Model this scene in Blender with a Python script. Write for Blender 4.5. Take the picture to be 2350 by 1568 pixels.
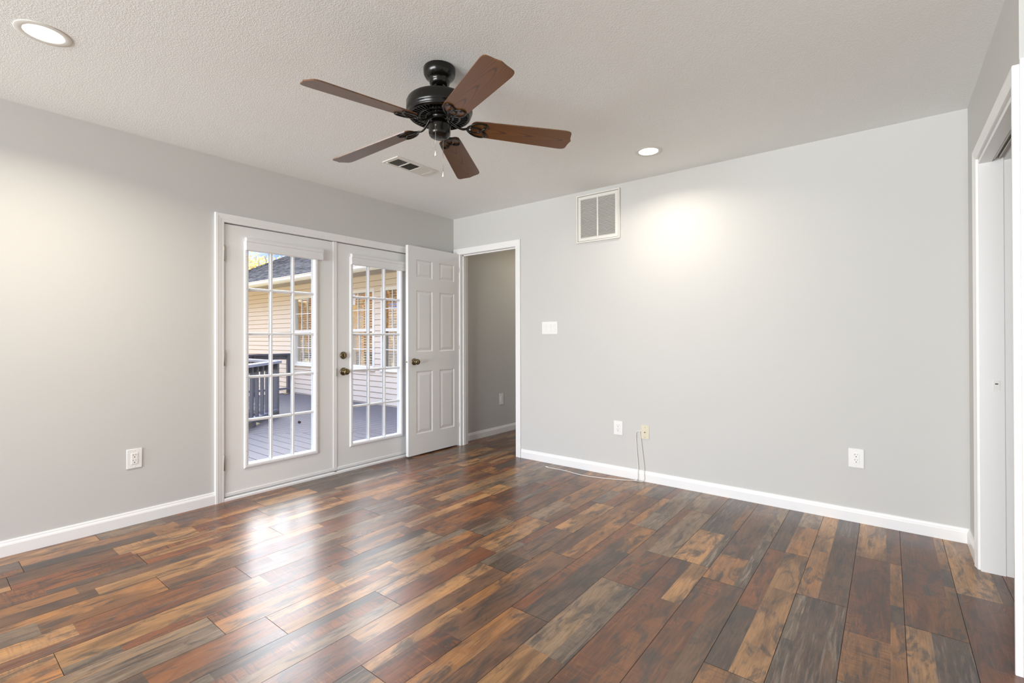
import bpy, bmesh, math, random
from math import sin, cos, pi, radians
from mathutils import Vector, Matrix

sc = bpy.context.scene
for o in list(bpy.data.objects):
    bpy.data.objects.remove(o, do_unlink=True)

# ------------------------------------------------------------------ camera
def camera_matrix(pos, yaw, pitch, roll):
    f = Vector((cos(yaw) * cos(pitch), sin(yaw) * cos(pitch), sin(pitch)))
    r = Vector((sin(yaw), -cos(yaw), 0.0))
    u = r.cross(f)
    r2 = r * cos(roll) + u * sin(roll)
    u2 = -r * sin(roll) + u * cos(roll)
    m = Matrix((r2, u2, -f)).transposed().to_4x4()
    m.translation = Vector(pos)
    return m

cam = bpy.data.cameras.new('camera')
cam_o = bpy.data.objects.new('camera', cam)
sc.collection.objects.link(cam_o)
cam.sensor_width = 36.0
cam.lens = 1097.77 * 36.0 / 2350.0
cam.shift_y = -14.28 / 2350.0
cam.clip_start = 0.02
cam_o.matrix_world = camera_matrix((3.70857, -3.68911, 1.16106), 2.237682, 0.0040825, -0.0025113)
sc.camera = cam_o

# ------------------------------------------------------------------ exposure
sc.view_settings.view_transform = 'Standard'
sc.view_settings.look = 'None'
sc.view_settings.gamma = 1.0
sc.view_settings.use_curve_mapping = False
sc.view_settings.exposure = 0.0
sc.cycles.max_bounces = 10
sc.cycles.diffuse_bounces = 6
sc.cycles.glossy_bounces = 5
sc.cycles.transmission_bounces = 6
sc.cycles.transparent_max_bounces = 16
sc.cycles.sample_clamp_indirect = 6.0
sc.cycles.caustics_reflective = False
sc.cycles.caustics_refractive = False

# ------------------------------------------------------------------ sky
SKY_BASE = 1.0
SKY_HIGH = 4.6       # extra brightness of the high cloud cover      # brightness of the open sky
SKY_GLOW = 8.5       # bright patch added to the sky beyond the roof, for the floor reflections
GROUND_GLOW = 0.9
world = bpy.data.worlds.new('sky')
sc.world = world
world.use_nodes = True
nt = world.node_tree
nt.nodes.clear()

def N(nt, typ, **kw):
    n = nt.nodes.new(typ)
    for k, v in kw.items():
        setattr(n, k, v)
    return n

def sky():
    L = nt.links.new
    tc = N(nt, 'ShaderNodeTexCoord')
    sep = N(nt, 'ShaderNodeSeparateXYZ'); L(tc.outputs['Generated'], sep.inputs[0])
    noi = N(nt, 'ShaderNodeTexNoise'); noi.inputs['Scale'].default_value = 5.0; noi.inputs['Detail'].default_value = 6
    mp = N(nt, 'ShaderNodeMapping'); mp.inputs['Scale'].default_value = (1, 1, 3); mp.inputs['Location'].default_value = (0.3, 1.1, 0.1)
    L(tc.outputs['Generated'], mp.inputs[0]); L(mp.outputs[0], noi.inputs['Vector'])
    cr = N(nt, 'ShaderNodeValToRGB')
    cr.color_ramp.elements[0].position = 0.44; cr.color_ramp.elements[0].color = (0.20, 0.36, 0.88, 1)
    cr.color_ramp.elements[1].position = 0.60; cr.color_ramp.elements[1].color = (0.92, 0.94, 0.98, 1)
    L(noi.outputs['Fac'], cr.inputs[0])
    # added bright patch of sky
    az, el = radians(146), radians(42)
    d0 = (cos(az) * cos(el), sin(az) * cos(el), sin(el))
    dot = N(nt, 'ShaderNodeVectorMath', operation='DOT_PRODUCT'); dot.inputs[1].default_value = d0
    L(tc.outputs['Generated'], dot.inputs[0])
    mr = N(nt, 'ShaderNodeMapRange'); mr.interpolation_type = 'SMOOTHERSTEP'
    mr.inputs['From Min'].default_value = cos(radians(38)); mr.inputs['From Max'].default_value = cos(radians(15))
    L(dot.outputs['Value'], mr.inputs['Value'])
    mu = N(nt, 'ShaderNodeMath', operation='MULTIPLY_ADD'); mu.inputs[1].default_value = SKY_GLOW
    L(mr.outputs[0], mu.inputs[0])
    hi = N(nt, 'ShaderNodeMapRange'); hi.interpolation_type = 'SMOOTHSTEP'
    hi.inputs['From Min'].default_value = 0.24; hi.inputs['From Max'].default_value = 0.6
    hi.inputs['To Min'].default_value = SKY_BASE; hi.inputs['To Max'].default_value = SKY_BASE + SKY_HIGH
    L(sep.outputs['Z'], hi.inputs['Value']); L(hi.outputs[0], mu.inputs[2])
    white = N(nt, 'ShaderNodeMix', data_type='RGBA'); white.inputs['B'].default_value = (0.93, 0.95, 1.0, 1)
    L(mr.outputs[0], white.inputs['Factor']); L(cr.outputs[0], white.inputs['A'])
    up = N(nt, 'ShaderNodeMapRange'); up.inputs['From Min'].default_value = -0.03; up.inputs['From Max'].default_value = 0.03
    L(sep.outputs['Z'], up.inputs['Value'])
    colm = N(nt, 'ShaderNodeMix', data_type='RGBA'); colm.inputs['A'].default_value = (0.80, 0.74, 0.66, 1)
    L(up.outputs[0], colm.inputs['Factor']); L(white.outputs['Result'], colm.inputs['B'])
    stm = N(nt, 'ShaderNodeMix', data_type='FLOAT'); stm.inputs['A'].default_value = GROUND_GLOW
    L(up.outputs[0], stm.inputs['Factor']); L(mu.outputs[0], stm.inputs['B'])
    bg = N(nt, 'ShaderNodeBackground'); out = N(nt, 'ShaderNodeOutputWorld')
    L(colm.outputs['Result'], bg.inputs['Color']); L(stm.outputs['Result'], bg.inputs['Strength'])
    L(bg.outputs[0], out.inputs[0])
sky()

# ------------------------------------------------------------------ added area light filling the room from behind the camera, no window built
def area_light(name, loc, target, sx, sy, power, color):
    l = bpy.data.lights.new(name, 'AREA'); l.shape = 'RECTANGLE'; l.size = sx; l.size_y = sy
    l.energy = power; l.color = color
    o = bpy.data.objects.new(name, l); sc.collection.objects.link(o)
    o.location = loc
    o.rotation_euler = (Vector(target) - Vector(loc)).to_track_quat('-Z', 'Y').to_euler()
    return o
area_light('added_fill_light', (1.7, -9.5, 1.15), (2.3, 0, 3.6), 5.0, 2.1, 680, (0.955, 0.985, 1.0))

# ------------------------------------------------------------------ helpers
COL = sc.collection
def tag(o, label=None, cat=None, group=None, kind=None):
    if label: o['label'] = label
    if cat: o['category'] = cat
    if group: o['group'] = group
    if kind: o['kind'] = kind
    return o

def empty(name, loc=(0, 0, 0), rz=0.0, parent=None):
    o = bpy.data.objects.new(name, None); COL.objects.link(o)
    o.empty_display_size = 0.05
    o.location = loc; o.rotation_euler = (0, 0, rz)
    if parent: o.parent = parent
    return o

class MB:
    """collects shapes into one mesh"""
    def __init__(self):
        self.bm = bmesh.new()
    def box(self, x0, x1, y0, y1, z0, z1, bevel=0.0, seg=2, mi=0):
        if x0 > x1: x0, x1 = x1, x0
        if y0 > y1: y0, y1 = y1, y0
        if z0 > z1: z0, z1 = z1, z0
        vs = [self.bm.verts.new(c) for c in ((x0, y0, z0), (x1, y0, z0), (x1, y1, z0), (x0, y1, z0),
                                             (x0, y0, z1), (x1, y0, z1), (x1, y1, z1), (x0, y1, z1))]
        fs = [self.bm.faces.new([vs[i] for i in q]) for q in
              ((0, 3, 2, 1), (4, 5, 6, 7), (0, 1, 5, 4), (1, 2, 6, 5), (2, 3, 7, 6), (3, 0, 4, 7))]
        for f in fs: f.material_index = mi
        if bevel > 0:
            es = list({e for f in fs for e in f.edges})
            r = bmesh.ops.bevel(self.bm, geom=es, offset=bevel, segments=seg, affect='EDGES', profile=0.5)
            for f in r['faces']: f.material_index = mi; f.smooth = True
        return self
    def prism(self, pts, a, b, fn, mi=0, smooth=False, caps=True):
        """extrude the closed outline pts from a to b; fn(u,v,w) -> point"""
        n = len(pts)
        A = [self.bm.verts.new(fn(u, v, a)) for u, v in pts]
        B = [self.bm.verts.new(fn(u, v, b)) for u, v in pts]
        fs = []
        for i in range(n):
            j = (i + 1) % n
            f = self.bm.faces.new((A[i], A[j], B[j], B[i])); f.smooth = smooth; fs.append(f)
        if caps:
            fs.append(self.bm.faces.new(list(reversed(A)))); fs.append(self.bm.faces.new(B))
        for f in fs: f.material_index = mi
        return self
    def tube(self, pts, r, seg=8, closed=False, mi=0, flat=1.0, up=(0, 0, 1)):
        pts = [Vector(p) for p in pts]; n = len(pts)
        rings = []
        prev = None
        for i, P in enumerate(pts):
            if closed: t = (pts[(i + 1) % n] - pts[i - 1])
            else: t = pts[min(i + 1, n - 1)] - pts[max(i - 1, 0)]
            t.normalize()
            u0 = Vector(up)
            if abs(t.dot(u0)) > 0.95: u0 = Vector((1, 0, 0)) if abs(t.x) < 0.9 else Vector((0, 1, 0))
            s = t.cross(u0).normalized(); u = s.cross(t).normalized()
            rr = r[i] if isinstance(r, (list, tuple)) else r
            rings.append([self.bm.verts.new(P + s * rr * cos(2 * pi * k / seg) + u * rr * flat * sin(2 * pi * k / seg)) for k in range(seg)])
        m = n if closed else n - 1
        for i in range(m):
            A, B = rings[i], rings[(i + 1) % n]
            for k in range(seg):
                f = self.bm.faces.new((A[k], A[(k + 1) % seg], B[(k + 1) % seg], B[k])); f.smooth = True; f.material_index = mi
        if not closed:
            f = self.bm.faces.new(list(reversed(rings[0]))); f.material_index = mi
            f = self.bm.faces.new(rings[-1]); f.material_index = mi
        return self
    def lathe(self, prof, seg=32, fn=None, mi=0, smooth=True):
        """prof: (radius, axis) pairs; fn(x,y,z) maps the local axis-z solid"""
        fn = fn or (lambda x, y, z: (x, y, z))
        rings = []
        for r, z in prof:
            if r < 1e-6: rings.append([self.bm.verts.new(fn(0, 0, z))])
            else: rings.append([self.bm.verts.new(fn(r * cos(2 * pi * k / seg), r * sin(2 * pi * k / seg), z)) for k in range(seg)])
        for a, b in zip(rings[:-1], rings[1:]):
            for k in range(seg):
                k2 = (k + 1) % seg
                if len(a) == 1 and len(b) == 1: continue
                if len(a) == 1: f = self.bm.faces.new((a[0], b[k2], b[k]))
                elif len(b) == 1: f = self.bm.faces.new((a[k], a[k2], b[0]))
                else: f = self.bm.faces.new((a[k], a[k2], b[k2], b[k]))
                f.smooth = smooth; f.material_index = mi
        return self
    def quad(self, pts, mi=0):
        f = self.bm.faces.new([self.bm.verts.new(p) for p in pts]); f.material_index = mi
        return f
    def build(self, name, mats, parent=None, normals=True, origin=None):
        if normals: bmesh.ops.recalc_face_normals(self.bm, faces=self.bm.faces)
        me = bpy.data.meshes.new(name)
        if origin is not None:
            bmesh.ops.translate(self.bm, verts=self.bm.verts, vec=-Vector(origin))
        self.bm.to_mesh(me); self.bm.free()
        if not isinstance(mats, (list, tuple)): mats = [mats]
        for m in mats: me.materials.append(m)
        o = bpy.data.objects.new(name, me); COL.objects.link(o)
        if origin is not None: o.location = origin
        if parent: o.parent = parent
        return o

def struct(mb, name, mats):
    o = mb.build(name, mats); o['kind'] = 'structure'
    return o

def copy_tree(o, parent=None):
    c = o.copy(); COL.objects.link(c)
    c.parent = parent
    for ch in [x for x in bpy.data.objects if x.parent == o]:
        copy_tree(ch, c)
    return c

# ------------------------------------------------------------------ materials
def principled(name, color, rough=0.5, metal=0.0, spec=0.5, coat=0.0):
    m = bpy.data.materials.new(name); m.use_nodes = True
    b = m.node_tree.nodes['Principled BSDF']
    b.inputs['Base Color'].default_value = (*color, 1)
    b.inputs['Roughness'].default_value = rough
    b.inputs['Metallic'].default_value = metal
    b.inputs['Specular IOR Level'].default_value = spec
    b.inputs['Coat Weight'].default_value = coat
    return m, b

def add_bump(m, b, scale, strength, dist=0.002, detail=3.0, rough=0.5, coord='Object', mapping=None, ramp=None):
    nt = m.node_tree; L = nt.links.new
    tc = N(nt, 'ShaderNodeTexCoord'); no = N(nt, 'ShaderNodeTexNoise')
    no.inputs['Scale'].default_value = scale; no.inputs['Detail'].default_value = detail; no.inputs['Roughness'].default_value = rough
    if mapping:
        mp = N(nt, 'ShaderNodeMapping'); mp.inputs['Scale'].default_value = mapping
        L(tc.outputs[coord], mp.inputs[0]); L(mp.outputs[0], no.inputs['Vector'])
    else: L(tc.outputs[coord], no.inputs['Vector'])
    src = no.outputs['Fac']
    if ramp:
        mr = N(nt, 'ShaderNodeMapRange'); mr.interpolation_type = 'SMOOTHSTEP'
        mr.inputs['From Min'].default_value = ramp[0]; mr.inputs['From Max'].default_value = ramp[1]
        L(src, mr.inputs['Value']); src = mr.outputs[0]
    bp = N(nt, 'ShaderNodeBump'); bp.inputs['Strength'].default_value = strength; bp.inputs['Distance'].default_value = dist
    L(src, bp.inputs['Height']); L(bp.outputs[0], b.inputs['Normal'])
    return no

def noisy(name, color, rough, scale=8, amt=0.06, bump=0.0, bscale=200, spec=0.4, mapping=None):
    m, b = principled(name, color, rough, spec=spec)
    nt = m.node_tree; L = nt.links.new
    tc = N(nt, 'ShaderNodeTexCoord'); no = N(nt, 'ShaderNodeTexNoise'); no.inputs['Scale'].default_value = scale; no.inputs['Detail'].default_value = 4
    src = tc.outputs['Object']
    if mapping:
        mp = N(nt, 'ShaderNodeMapping'); mp.inputs['Scale'].default_value = mapping; L(src, mp.inputs[0]); src = mp.outputs[0]
    L(src, no.inputs['Vector'])
    mx = N(nt, 'ShaderNodeMix', data_type='RGBA')
    mx.inputs['A'].default_value = (*[c * (1 - amt) for c in color], 1); mx.inputs['B'].default_value = (*[min(1, c * (1 + amt)) for c in color], 1)
    L(no.outputs['Fac'], mx.inputs['Factor']); L(mx.outputs['Result'], b.inputs['Base Color'])
    if bump: add_bump(m, b, bscale, bump, 0.001)
    return m

M = {}
M['wall'] = noisy('grey_wall_paint', (0.595, 0.595, 0.58), 0.62, 1.5, 0.012, 0.10, 260, 0.35)
M['trim'] = noisy('white_trim_paint', (0.86, 0.865, 0.865), 0.32, 3, 0.012, 0.0, 100, 0.5)
M['door'] = noisy('white_door_paint', (0.82, 0.825, 0.815), 0.36, 3, 0.012, 0.05, 300, 0.5)
M['vinyl'] = noisy('white_vinyl', (0.82, 0.83, 0.84), 0.3, 5, 0.01)
M['plate'] = noisy('white_plastic', (0.84, 0.84, 0.83), 0.28, 9, 0.01)
M['cream'] = noisy('cream_plastic', (0.72, 0.66, 0.52), 0.3, 9, 0.02)
M['slot'] = principled('dark_slot', (0.015, 0.014, 0.013), 0.7)[0]
M['plug'] = principled('screw_plug', (0.40, 0.39, 0.37), 0.6)[0]
M['duct'] = principled('duct_interior', (0.05, 0.048, 0.045), 0.8)[0]
M['grille'] = noisy('white_enamel', (0.74, 0.73, 0.69), 0.4, 6, 0.02)
M['brass'] = noisy('antique_brass', (0.20, 0.155, 0.085), 0.28, 40, 0.3)
M['brass'].node_tree.nodes['Principled BSDF'].inputs['Metallic'].default_value = 1.0
M['nickel'] = noisy('aged_steel', (0.45, 0.42, 0.36), 0.35, 40, 0.15)
M['nickel'].node_tree.nodes['Principled BSDF'].inputs['Metallic'].default_value = 1.0
M['bronze'] = noisy('oil_rubbed_bronze', (0.0045, 0.0042, 0.003), 0.21, 60, 0.25, spec=0.42)
M['chain'] = noisy('chain_metal', (0.5, 0.45, 0.36), 0.35, 90, 0.2)
M['chain'].node_tree.nodes['Principled BSDF'].inputs['Metallic'].default_value = 1.0
M['fob'] = principled('clear_fob', (0.85, 0.83, 0.78), 0.12, spec=0.8)[0]
M['cable'] = principled('white_cable', (0.78, 0.76, 0.72), 0.4)[0]
M['subfloor'] = principled('seam_shadow_gap', (0.025, 0.018, 0.013), 0.8)[0]

# popcorn ceiling
m, b = principled('textured_ceiling', (0.90, 0.925, 0.92), 0.9, spec=0.2)
add_bump(m, b, 160, 0.27, 0.003, detail=3.0, rough=0.6, ramp=(0.40, 0.68))
M['ceiling'] = m

def glass_mat(name, tint, refl, rough=0.0):
    m = bpy.data.materials.new(name); m.use_nodes = True
    nt = m.node_tree; nt.nodes.clear(); L = nt.links.new
    tr = N(nt, 'ShaderNodeBsdfTransparent'); tr.inputs[0].default_value = (*tint, 1)
    gl = N(nt, 'ShaderNodeBsdfGlossy'); gl.inputs['Roughness'].default_value = rough; gl.inputs['Color'].default_value = (1, 1, 1, 1)
    fr = N(nt, 'ShaderNodeFresnel')
    ge = N(nt, 'ShaderNodeNewGeometry'); sw = N(nt, 'ShaderNodeMix', data_type='FLOAT')
    sw.inputs['A'].default_value = refl; sw.inputs['B'].default_value = 1.0 / refl     # same reflectance from both faces of the pane
    L(ge.outputs['Backfacing'], sw.inputs['Factor']); L(sw.outputs['Result'], fr.inputs['IOR'])
    mx = N(nt, 'ShaderNodeMixShader'); out = N(nt, 'ShaderNodeOutputMaterial')
    L(fr.outputs[0], mx.inputs[0]); L(tr.outputs[0], mx.inputs[1]); L(gl.outputs[0], mx.inputs[2]); L(mx.outputs[0], out.inputs[0])
    return m
M['glass'] = glass_mat('door_glass', (0.97, 0.98, 0.98), 1.35)
M['house_glass'] = glass_mat('house_window_glass', (0.97, 0.96, 0.94), 2.1, 0.01)

def emis(name, color, strength):
    m = bpy.data.materials.new(name); m.use_nodes = True
    nt = m.node_tree; nt.nodes.clear()
    e = N(nt, 'ShaderNodeEmission'); e.inputs[0].default_value = (*color, 1); e.inputs[1].default_value = strength
    o = N(nt, 'ShaderNodeOutputMaterial'); nt.links.new(e.outputs[0], o.inputs[0])
    return m
M['lens'] = emis('lamp_lens_glow', (1.0, 0.93, 0.80), 9.0)

# laminate floor: colour attribute 'tone' per printed strip, 'seed' = (offset, saw marks, greyness)
def floor_mat():
    m, b = principled('rustic_laminate', (0.3, 0.2, 0.1), 0.24, spec=0.5)
    nt = m.node_tree; L = nt.links.new
    tone = N(nt, 'ShaderNodeAttribute', attribute_name='tone')
    seed = N(nt, 'ShaderNodeAttribute', attribute_name='seed')
    ss = N(nt, 'ShaderNodeSeparateColor'); L(seed.outputs['Color'], ss.inputs[0])
    tc = N(nt, 'ShaderNodeTexCoord')
    off = N(nt, 'ShaderNodeCombineXYZ')
    k = N(nt, 'ShaderNodeMath', operation='MULTIPLY'); k.inputs[1].default_value = 37.0; L(ss.outputs[0], k.inputs[0])
    L(k.outputs[0], off.inputs[0]); L(k.outputs[0], off.inputs[1]); L(k.outputs[0], off.inputs[2])
    pos = N(nt, 'ShaderNodeVectorMath', operation='ADD'); L(tc.outputs['Object'], pos.inputs[0]); L(off.outputs[0], pos.inputs[1])
    def noise(scale, mapping, detail=4, rough=0.55, dist=0.0):
        mp = N(nt, 'ShaderNodeMapping'); mp.inputs['Scale'].default_value = mapping
        L(pos.outputs[0], mp.inputs[0])
        n = N(nt, 'ShaderNodeTexNoise'); n.inputs['Scale'].default_value = scale; n.inputs['Detail'].default_value = detail
        n.inputs['Roughness'].default_value = rough; n.inputs['Distortion'].default_value = dist
        L(mp.outputs[0], n.inputs['Vector']); return n.outputs['Fac']
    def rng(src, a, b2, c=0.0, d=1.0, smooth=True):
        r = N(nt, 'ShaderNodeMapRange')
        if smooth: r.interpolation_type = 'SMOOTHSTEP'
        r.inputs['From Min'].default_value = a; r.inputs['From Max'].default_value = b2
        r.inputs['To Min'].default_value = c; r.inputs['To Max'].default_value = d
        L(src, r.inputs['Value']); return r.outputs[0]
    def mul(a, b2):
        n = N(nt, 'ShaderNodeMath', operation='MULTIPLY')
        L(a, n.inputs[0])
        if isinstance(b2, float): n.inputs[1].default_value = b2
        else: L(b2, n.inputs[1])
        return n.outputs[0]
    def mixc(fac, A, Bc, blend='MIX'):
        n = N(nt, 'ShaderNodeMix', data_type='RGBA', blend_type=blend)
        if isinstance(fac, float): n.inputs['Factor'].default_value = fac
        else: L(fac, n.inputs['Factor'])
        if isinstance(A, tuple): n.inputs['A'].default_value = (*A, 1)
        else: L(A, n.inputs['A'])
        if isinstance(Bc, tuple): n.inputs['B'].default_value = (*Bc, 1)
        else: L(Bc, n.inputs['B'])
        return n.outputs['Result']
    grain = noise(1.0, (110, 5, 1), 6, 0.7, 1.2)
    g2 = noise(1.0, (38, 2.2, 1), 5, 0.6, 2.0)
    base = mixc(rng(grain, 0.34, 0.66), tone.outputs['Color'], (0.42, 0.38, 0.34), 'MULTIPLY')
    base = mixc(rng(grain, 0.36, 0.62, 0.55, 0.0), tone.outputs['Color'], base)
    # broad tonal drift along a strip
    drift = noise(1.0, (9, 2.6, 1), 3, 0.5, 1.0)
    base = mixc(rng(drift, 0.46, 0.66, 0.0, 0.72), base, mixc(1.0, base, (0.34, 0.30, 0.28), 'MULTIPLY'))
    base = mixc(rng(drift, 0.30, 0.46, 0.5, 0.0), base, mixc(1.0, base, (1.45, 1.38, 1.25), 'MULTIPLY'))
    # cathedral figure: contour lines of a stretched noise
    nf = noise(1.0, (6, 0.8, 1), 2, 0.4, 0.6)
    fr = N(nt, 'ShaderNodeMath', operation='FRACT'); L(mul(nf, 14.0), fr.inputs[0])
    fa = N(nt, 'ShaderNodeMath', operation='PINGPONG'); L(fr.outputs[0], fa.inputs[0]); fa.inputs[1].default_value = 0.5
    fig = mul(rng(fa.outputs[0], 0.0, 0.16, 1.0, 0.0), 0.34)
    base = mixc(fig, base, mixc(1.0, base, (0.42, 0.36, 0.32), 'MULTIPLY'))
    # saw marks across the grain
    saw = noise(1.0, (9, 95, 1), 3, 0.6, 0.8)
    sawm = mul(mul(rng(saw, 0.44, 0.66), rng(noise(1.0, (7, 3.5, 1), 2), 0.36, 0.62, 0.1, 0.75)), ss.outputs[1])
    base = mixc(sawm, base, (0.050, 0.026, 0.016))
    sawl = mul(mul(rng(saw, 0.30, 0.44, 1.0, 0.0), rng(noise(1.0, (8, 4.0, 1), 2), 0.5, 0.62)), mul(ss.outputs[1], 0.5))
    base = mixc(sawl, base, (0.42, 0.20, 0.09))
    # weathered black streaks and knots
    blot = noise(1.0, (17, 4.5, 1), 6, 0.66, 0.9)
    base = mixc(mul(rng(blot, 0.48, 0.64), 0.80), base, (0.040, 0.030, 0.026))
    vo = N(nt, 'ShaderNodeTexVoronoi'); vo.inputs['Scale'].default_value = 1.0
    mp2 = N(nt, 'ShaderNodeMapping'); mp2.inputs['Scale'].default_value = (7, 2.6, 1); L(pos.outputs[0], mp2.inputs[0]); L(mp2.outputs[0], vo.inputs['Vector'])
    base = mixc(mul(rng(vo.outputs['Distance'], 0.0, 0.13, 1.0, 0.0), 0.75), base, (0.02, 0.013, 0.010))
    # pale weathering
    gw = mul(mul(rng(noise(1.0, (60, 4, 1), 5, 0.7, 0.5), 0.46, 0.62), rng(g2, 0.40, 0.60)), ss.outputs[2])
    base = mixc(gw, base, (0.35, 0.28, 0.215))
    base = mixc(rng(g2, 0.5, 0.72, 0.0, 0.25), base, (0.36, 0.17, 0.07))
    hs = N(nt, 'ShaderNodeHueSaturation'); hs.inputs['Saturation'].default_value = 1.06; hs.inputs['Value'].default_value = 1.0
    L(base, hs.inputs['Color']); base = hs.outputs['Color']
    fine = noise(1.0, (190, 9, 1), 4, 0.7, 0.4)
    base = mixc(rng(fine, 0.36, 0.58, 0.42, 0.0), base, mixc(1.0, base, (0.40, 0.36, 0.34), 'MULTIPLY'))
    L(base, b.inputs['Base Color'])
    L(rng(noise(2.0, (1, 1, 1), 3), 0.3, 0.7, 0.27, 0.34), b.inputs['Roughness'])
    bp = N(nt, 'ShaderNodeBump'); bp.inputs['Strength'].default_value = 0.015; bp.inputs['Distance'].default_value = 0.0008
    L(g2, bp.inputs['Height']); L(bp.outputs[0], b.inputs['Normal'])
    b.inputs['IOR'].default_value = 1.78
    return m
M['floor'] = floor_mat()

# fan blade wood with nested arches
def blade_mat():
    m, b = principled('fan_blade_wood', (0.2, 0.1, 0.05), 0.30, spec=0.9)
    nt = m.node_tree; L = nt.links.new
    tc = N(nt, 'ShaderNodeTexCoord'); sp = N(nt, 'ShaderNodeSeparateXYZ'); L(tc.outputs['Object'], sp.inputs[0])
    no = N(nt, 'ShaderNodeTexNoise'); no.inputs['Scale'].default_value = 6; no.inputs['Detail'].default_value = 1
    L(tc.outputs['Object'], no.inputs['Vector'])
    def ma(op, a, b2=None, c=None):
        n = N(nt, 'ShaderNodeMath', operation=op)
        for i, s in enumerate((a, b2, c)):
            if s is None: continue
            if isinstance(s, (int, float)): n.inputs[i].default_value = s
            else: L(s, n.inputs[i])
        return n.outputs[0]
    y = ma('ADD', sp.outputs['Y'], ma('MULTIPLY', ma('SUBTRACT', no.outputs['Fac'], 0.5), 0.012))
    yy = ma('MULTIPLY', ma('MULTIPLY', y, y), 2100.0)
    f = ma('ADD', ma('MULTIPLY', sp.outputs['X'], 7.0), yy)
    f = ma('ADD', f, ma('MULTIPLY', no.outputs['Fac'], 0.7))
    s = ma('FRACT', f)
    tri = ma('ABSOLUTE', ma('SUBTRACT', s, 0.5))
    mr = N(nt, 'ShaderNodeMapRange'); mr.interpolation_type = 'SMOOTHSTEP'
    mr.inputs['From Min'].default_value = 0.0; mr.inputs['From Max'].default_value = 0.16
    mr.inputs['To Min'].default_value = 1.0; mr.inputs['To Max'].default_value = 0.0
    L(tri, mr.inputs['Value'])
    gr = N(nt, 'ShaderNodeTexNoise'); gr.inputs['Scale'].default_value = 1; gr.inputs['Detail'].default_value = 5
    mp = N(nt, 'ShaderNodeMapping'); mp.inputs['Scale'].default_value = (10, 260, 1); L(tc.outputs['Object'], mp.inputs[0]); L(mp.outputs[0], gr.inputs['Vector'])
    a = N(nt, 'ShaderNodeMix', data_type='RGBA'); a.inputs['A'].default_value = (0.185, 0.076, 0.021, 1); a.inputs['B'].default_value = (0.135, 0.054, 0.014, 1)
    L(gr.outputs['Fac'], a.inputs['Factor'])
    c = N(nt, 'ShaderNodeMix', data_type='RGBA'); c.inputs['B'].default_value = (0.060, 0.024, 0.011, 1)
    L(ma('MULTIPLY', mr.outputs[0], 0.9), c.inputs['Factor']); L(a.outputs['Result'], c.inputs['A'])
    L(c.outputs['Result'], b.inputs['Base Color'])
    bp = N(nt, 'ShaderNodeBump'); bp.inputs['Strength'].default_value = 0.25; bp.inputs['Distance'].default_value = 0.0006
    L(gr.outputs['Fac'], bp.inputs['Height']); L(bp.outputs[0], b.inputs['Normal'])
    return m
M['blade'] = blade_mat()

M['siding'] = noisy('tan_siding', (0.77, 0.64, 0.49), 0.55, 2, 0.03, 0.0, 80, 0.3)
M['house_trim'] = noisy('cream_house_trim', (0.80, 0.75, 0.66), 0.45, 3, 0.02)
M['house_vinyl'] = noisy('white_house_vinyl', (0.86, 0.80, 0.69), 0.4, 3, 0.02)
M['soffit'] = noisy('soffit_board', (0.42, 0.36, 0.30), 0.7, 4, 0.04)
M['blind'] = noisy('window_blind', (0.88, 0.78, 0.60), 0.5, 3, 0.03)
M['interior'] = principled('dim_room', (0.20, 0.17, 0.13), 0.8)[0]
M['deck'] = noisy('grey_deck_stain', (0.13, 0.115, 0.116), 0.6, 3, 0.12, 0.3, 60, 0.35, mapping=(3, 3, 1))
M['deck_gap'] = principled('deck_gap', (0.03, 0.03, 0.035), 0.9)[0]
M['rail'] = noisy('dark_slate_stain', (0.085, 0.082, 0.104), 0.45, 5, 0.15, 0.2, 80)
M['rail_low'] = noisy('slate_stain', (0.13, 0.127, 0.155), 0.45, 5, 0.15, 0.2, 80)
M['rail_cap'] = noisy('sky_sheen_rail_cap', (0.25, 0.25, 0.30), 0.4, 5, 0.12)  # lighter than the rails: sky reflection painted into the cap colour
M['lawn'] = noisy('leafy_lawn', (0.42, 0.34, 0.16), 0.95, 6, 0.5)
M['bark'] = noisy('bark', (0.10, 0.07, 0.045), 0.9, 20, 0.3)

def shingle_mat():
    m, b = principled('grey_shingles', (0.2, 0.2, 0.2), 0.9, spec=0.2)
    nt = m.node_tree; L = nt.links.new
    tc = N(nt, 'ShaderNodeTexCoord')
    no = N(nt, 'ShaderNodeTexNoise'); no.inputs['Scale'].default_value = 1; no.inputs['Detail'].default_value = 3
    mp = N(nt, 'ShaderNodeMapping'); mp.inputs['Scale'].default_value = (4, 14, 14); L(tc.outputs['Object'], mp.inputs[0]); L(mp.outputs[0], no.inputs['Vector'])
    cr = N(nt, 'ShaderNodeValToRGB')
    cr.color_ramp.elements[0].position = 0.35; cr.color_ramp.elements[0].color = (0.050, 0.047, 0.043, 1)
    cr.color_ramp.elements[1].position = 0.65; cr.color_ramp.elements[1].color = (0.20, 0.185, 0.165, 1)
    L(no.outputs['Fac'], cr.inputs[0]); L(cr.outputs[0], b.inputs['Base Color'])
    return m
M['shingle'] = shingle_mat()

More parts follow.
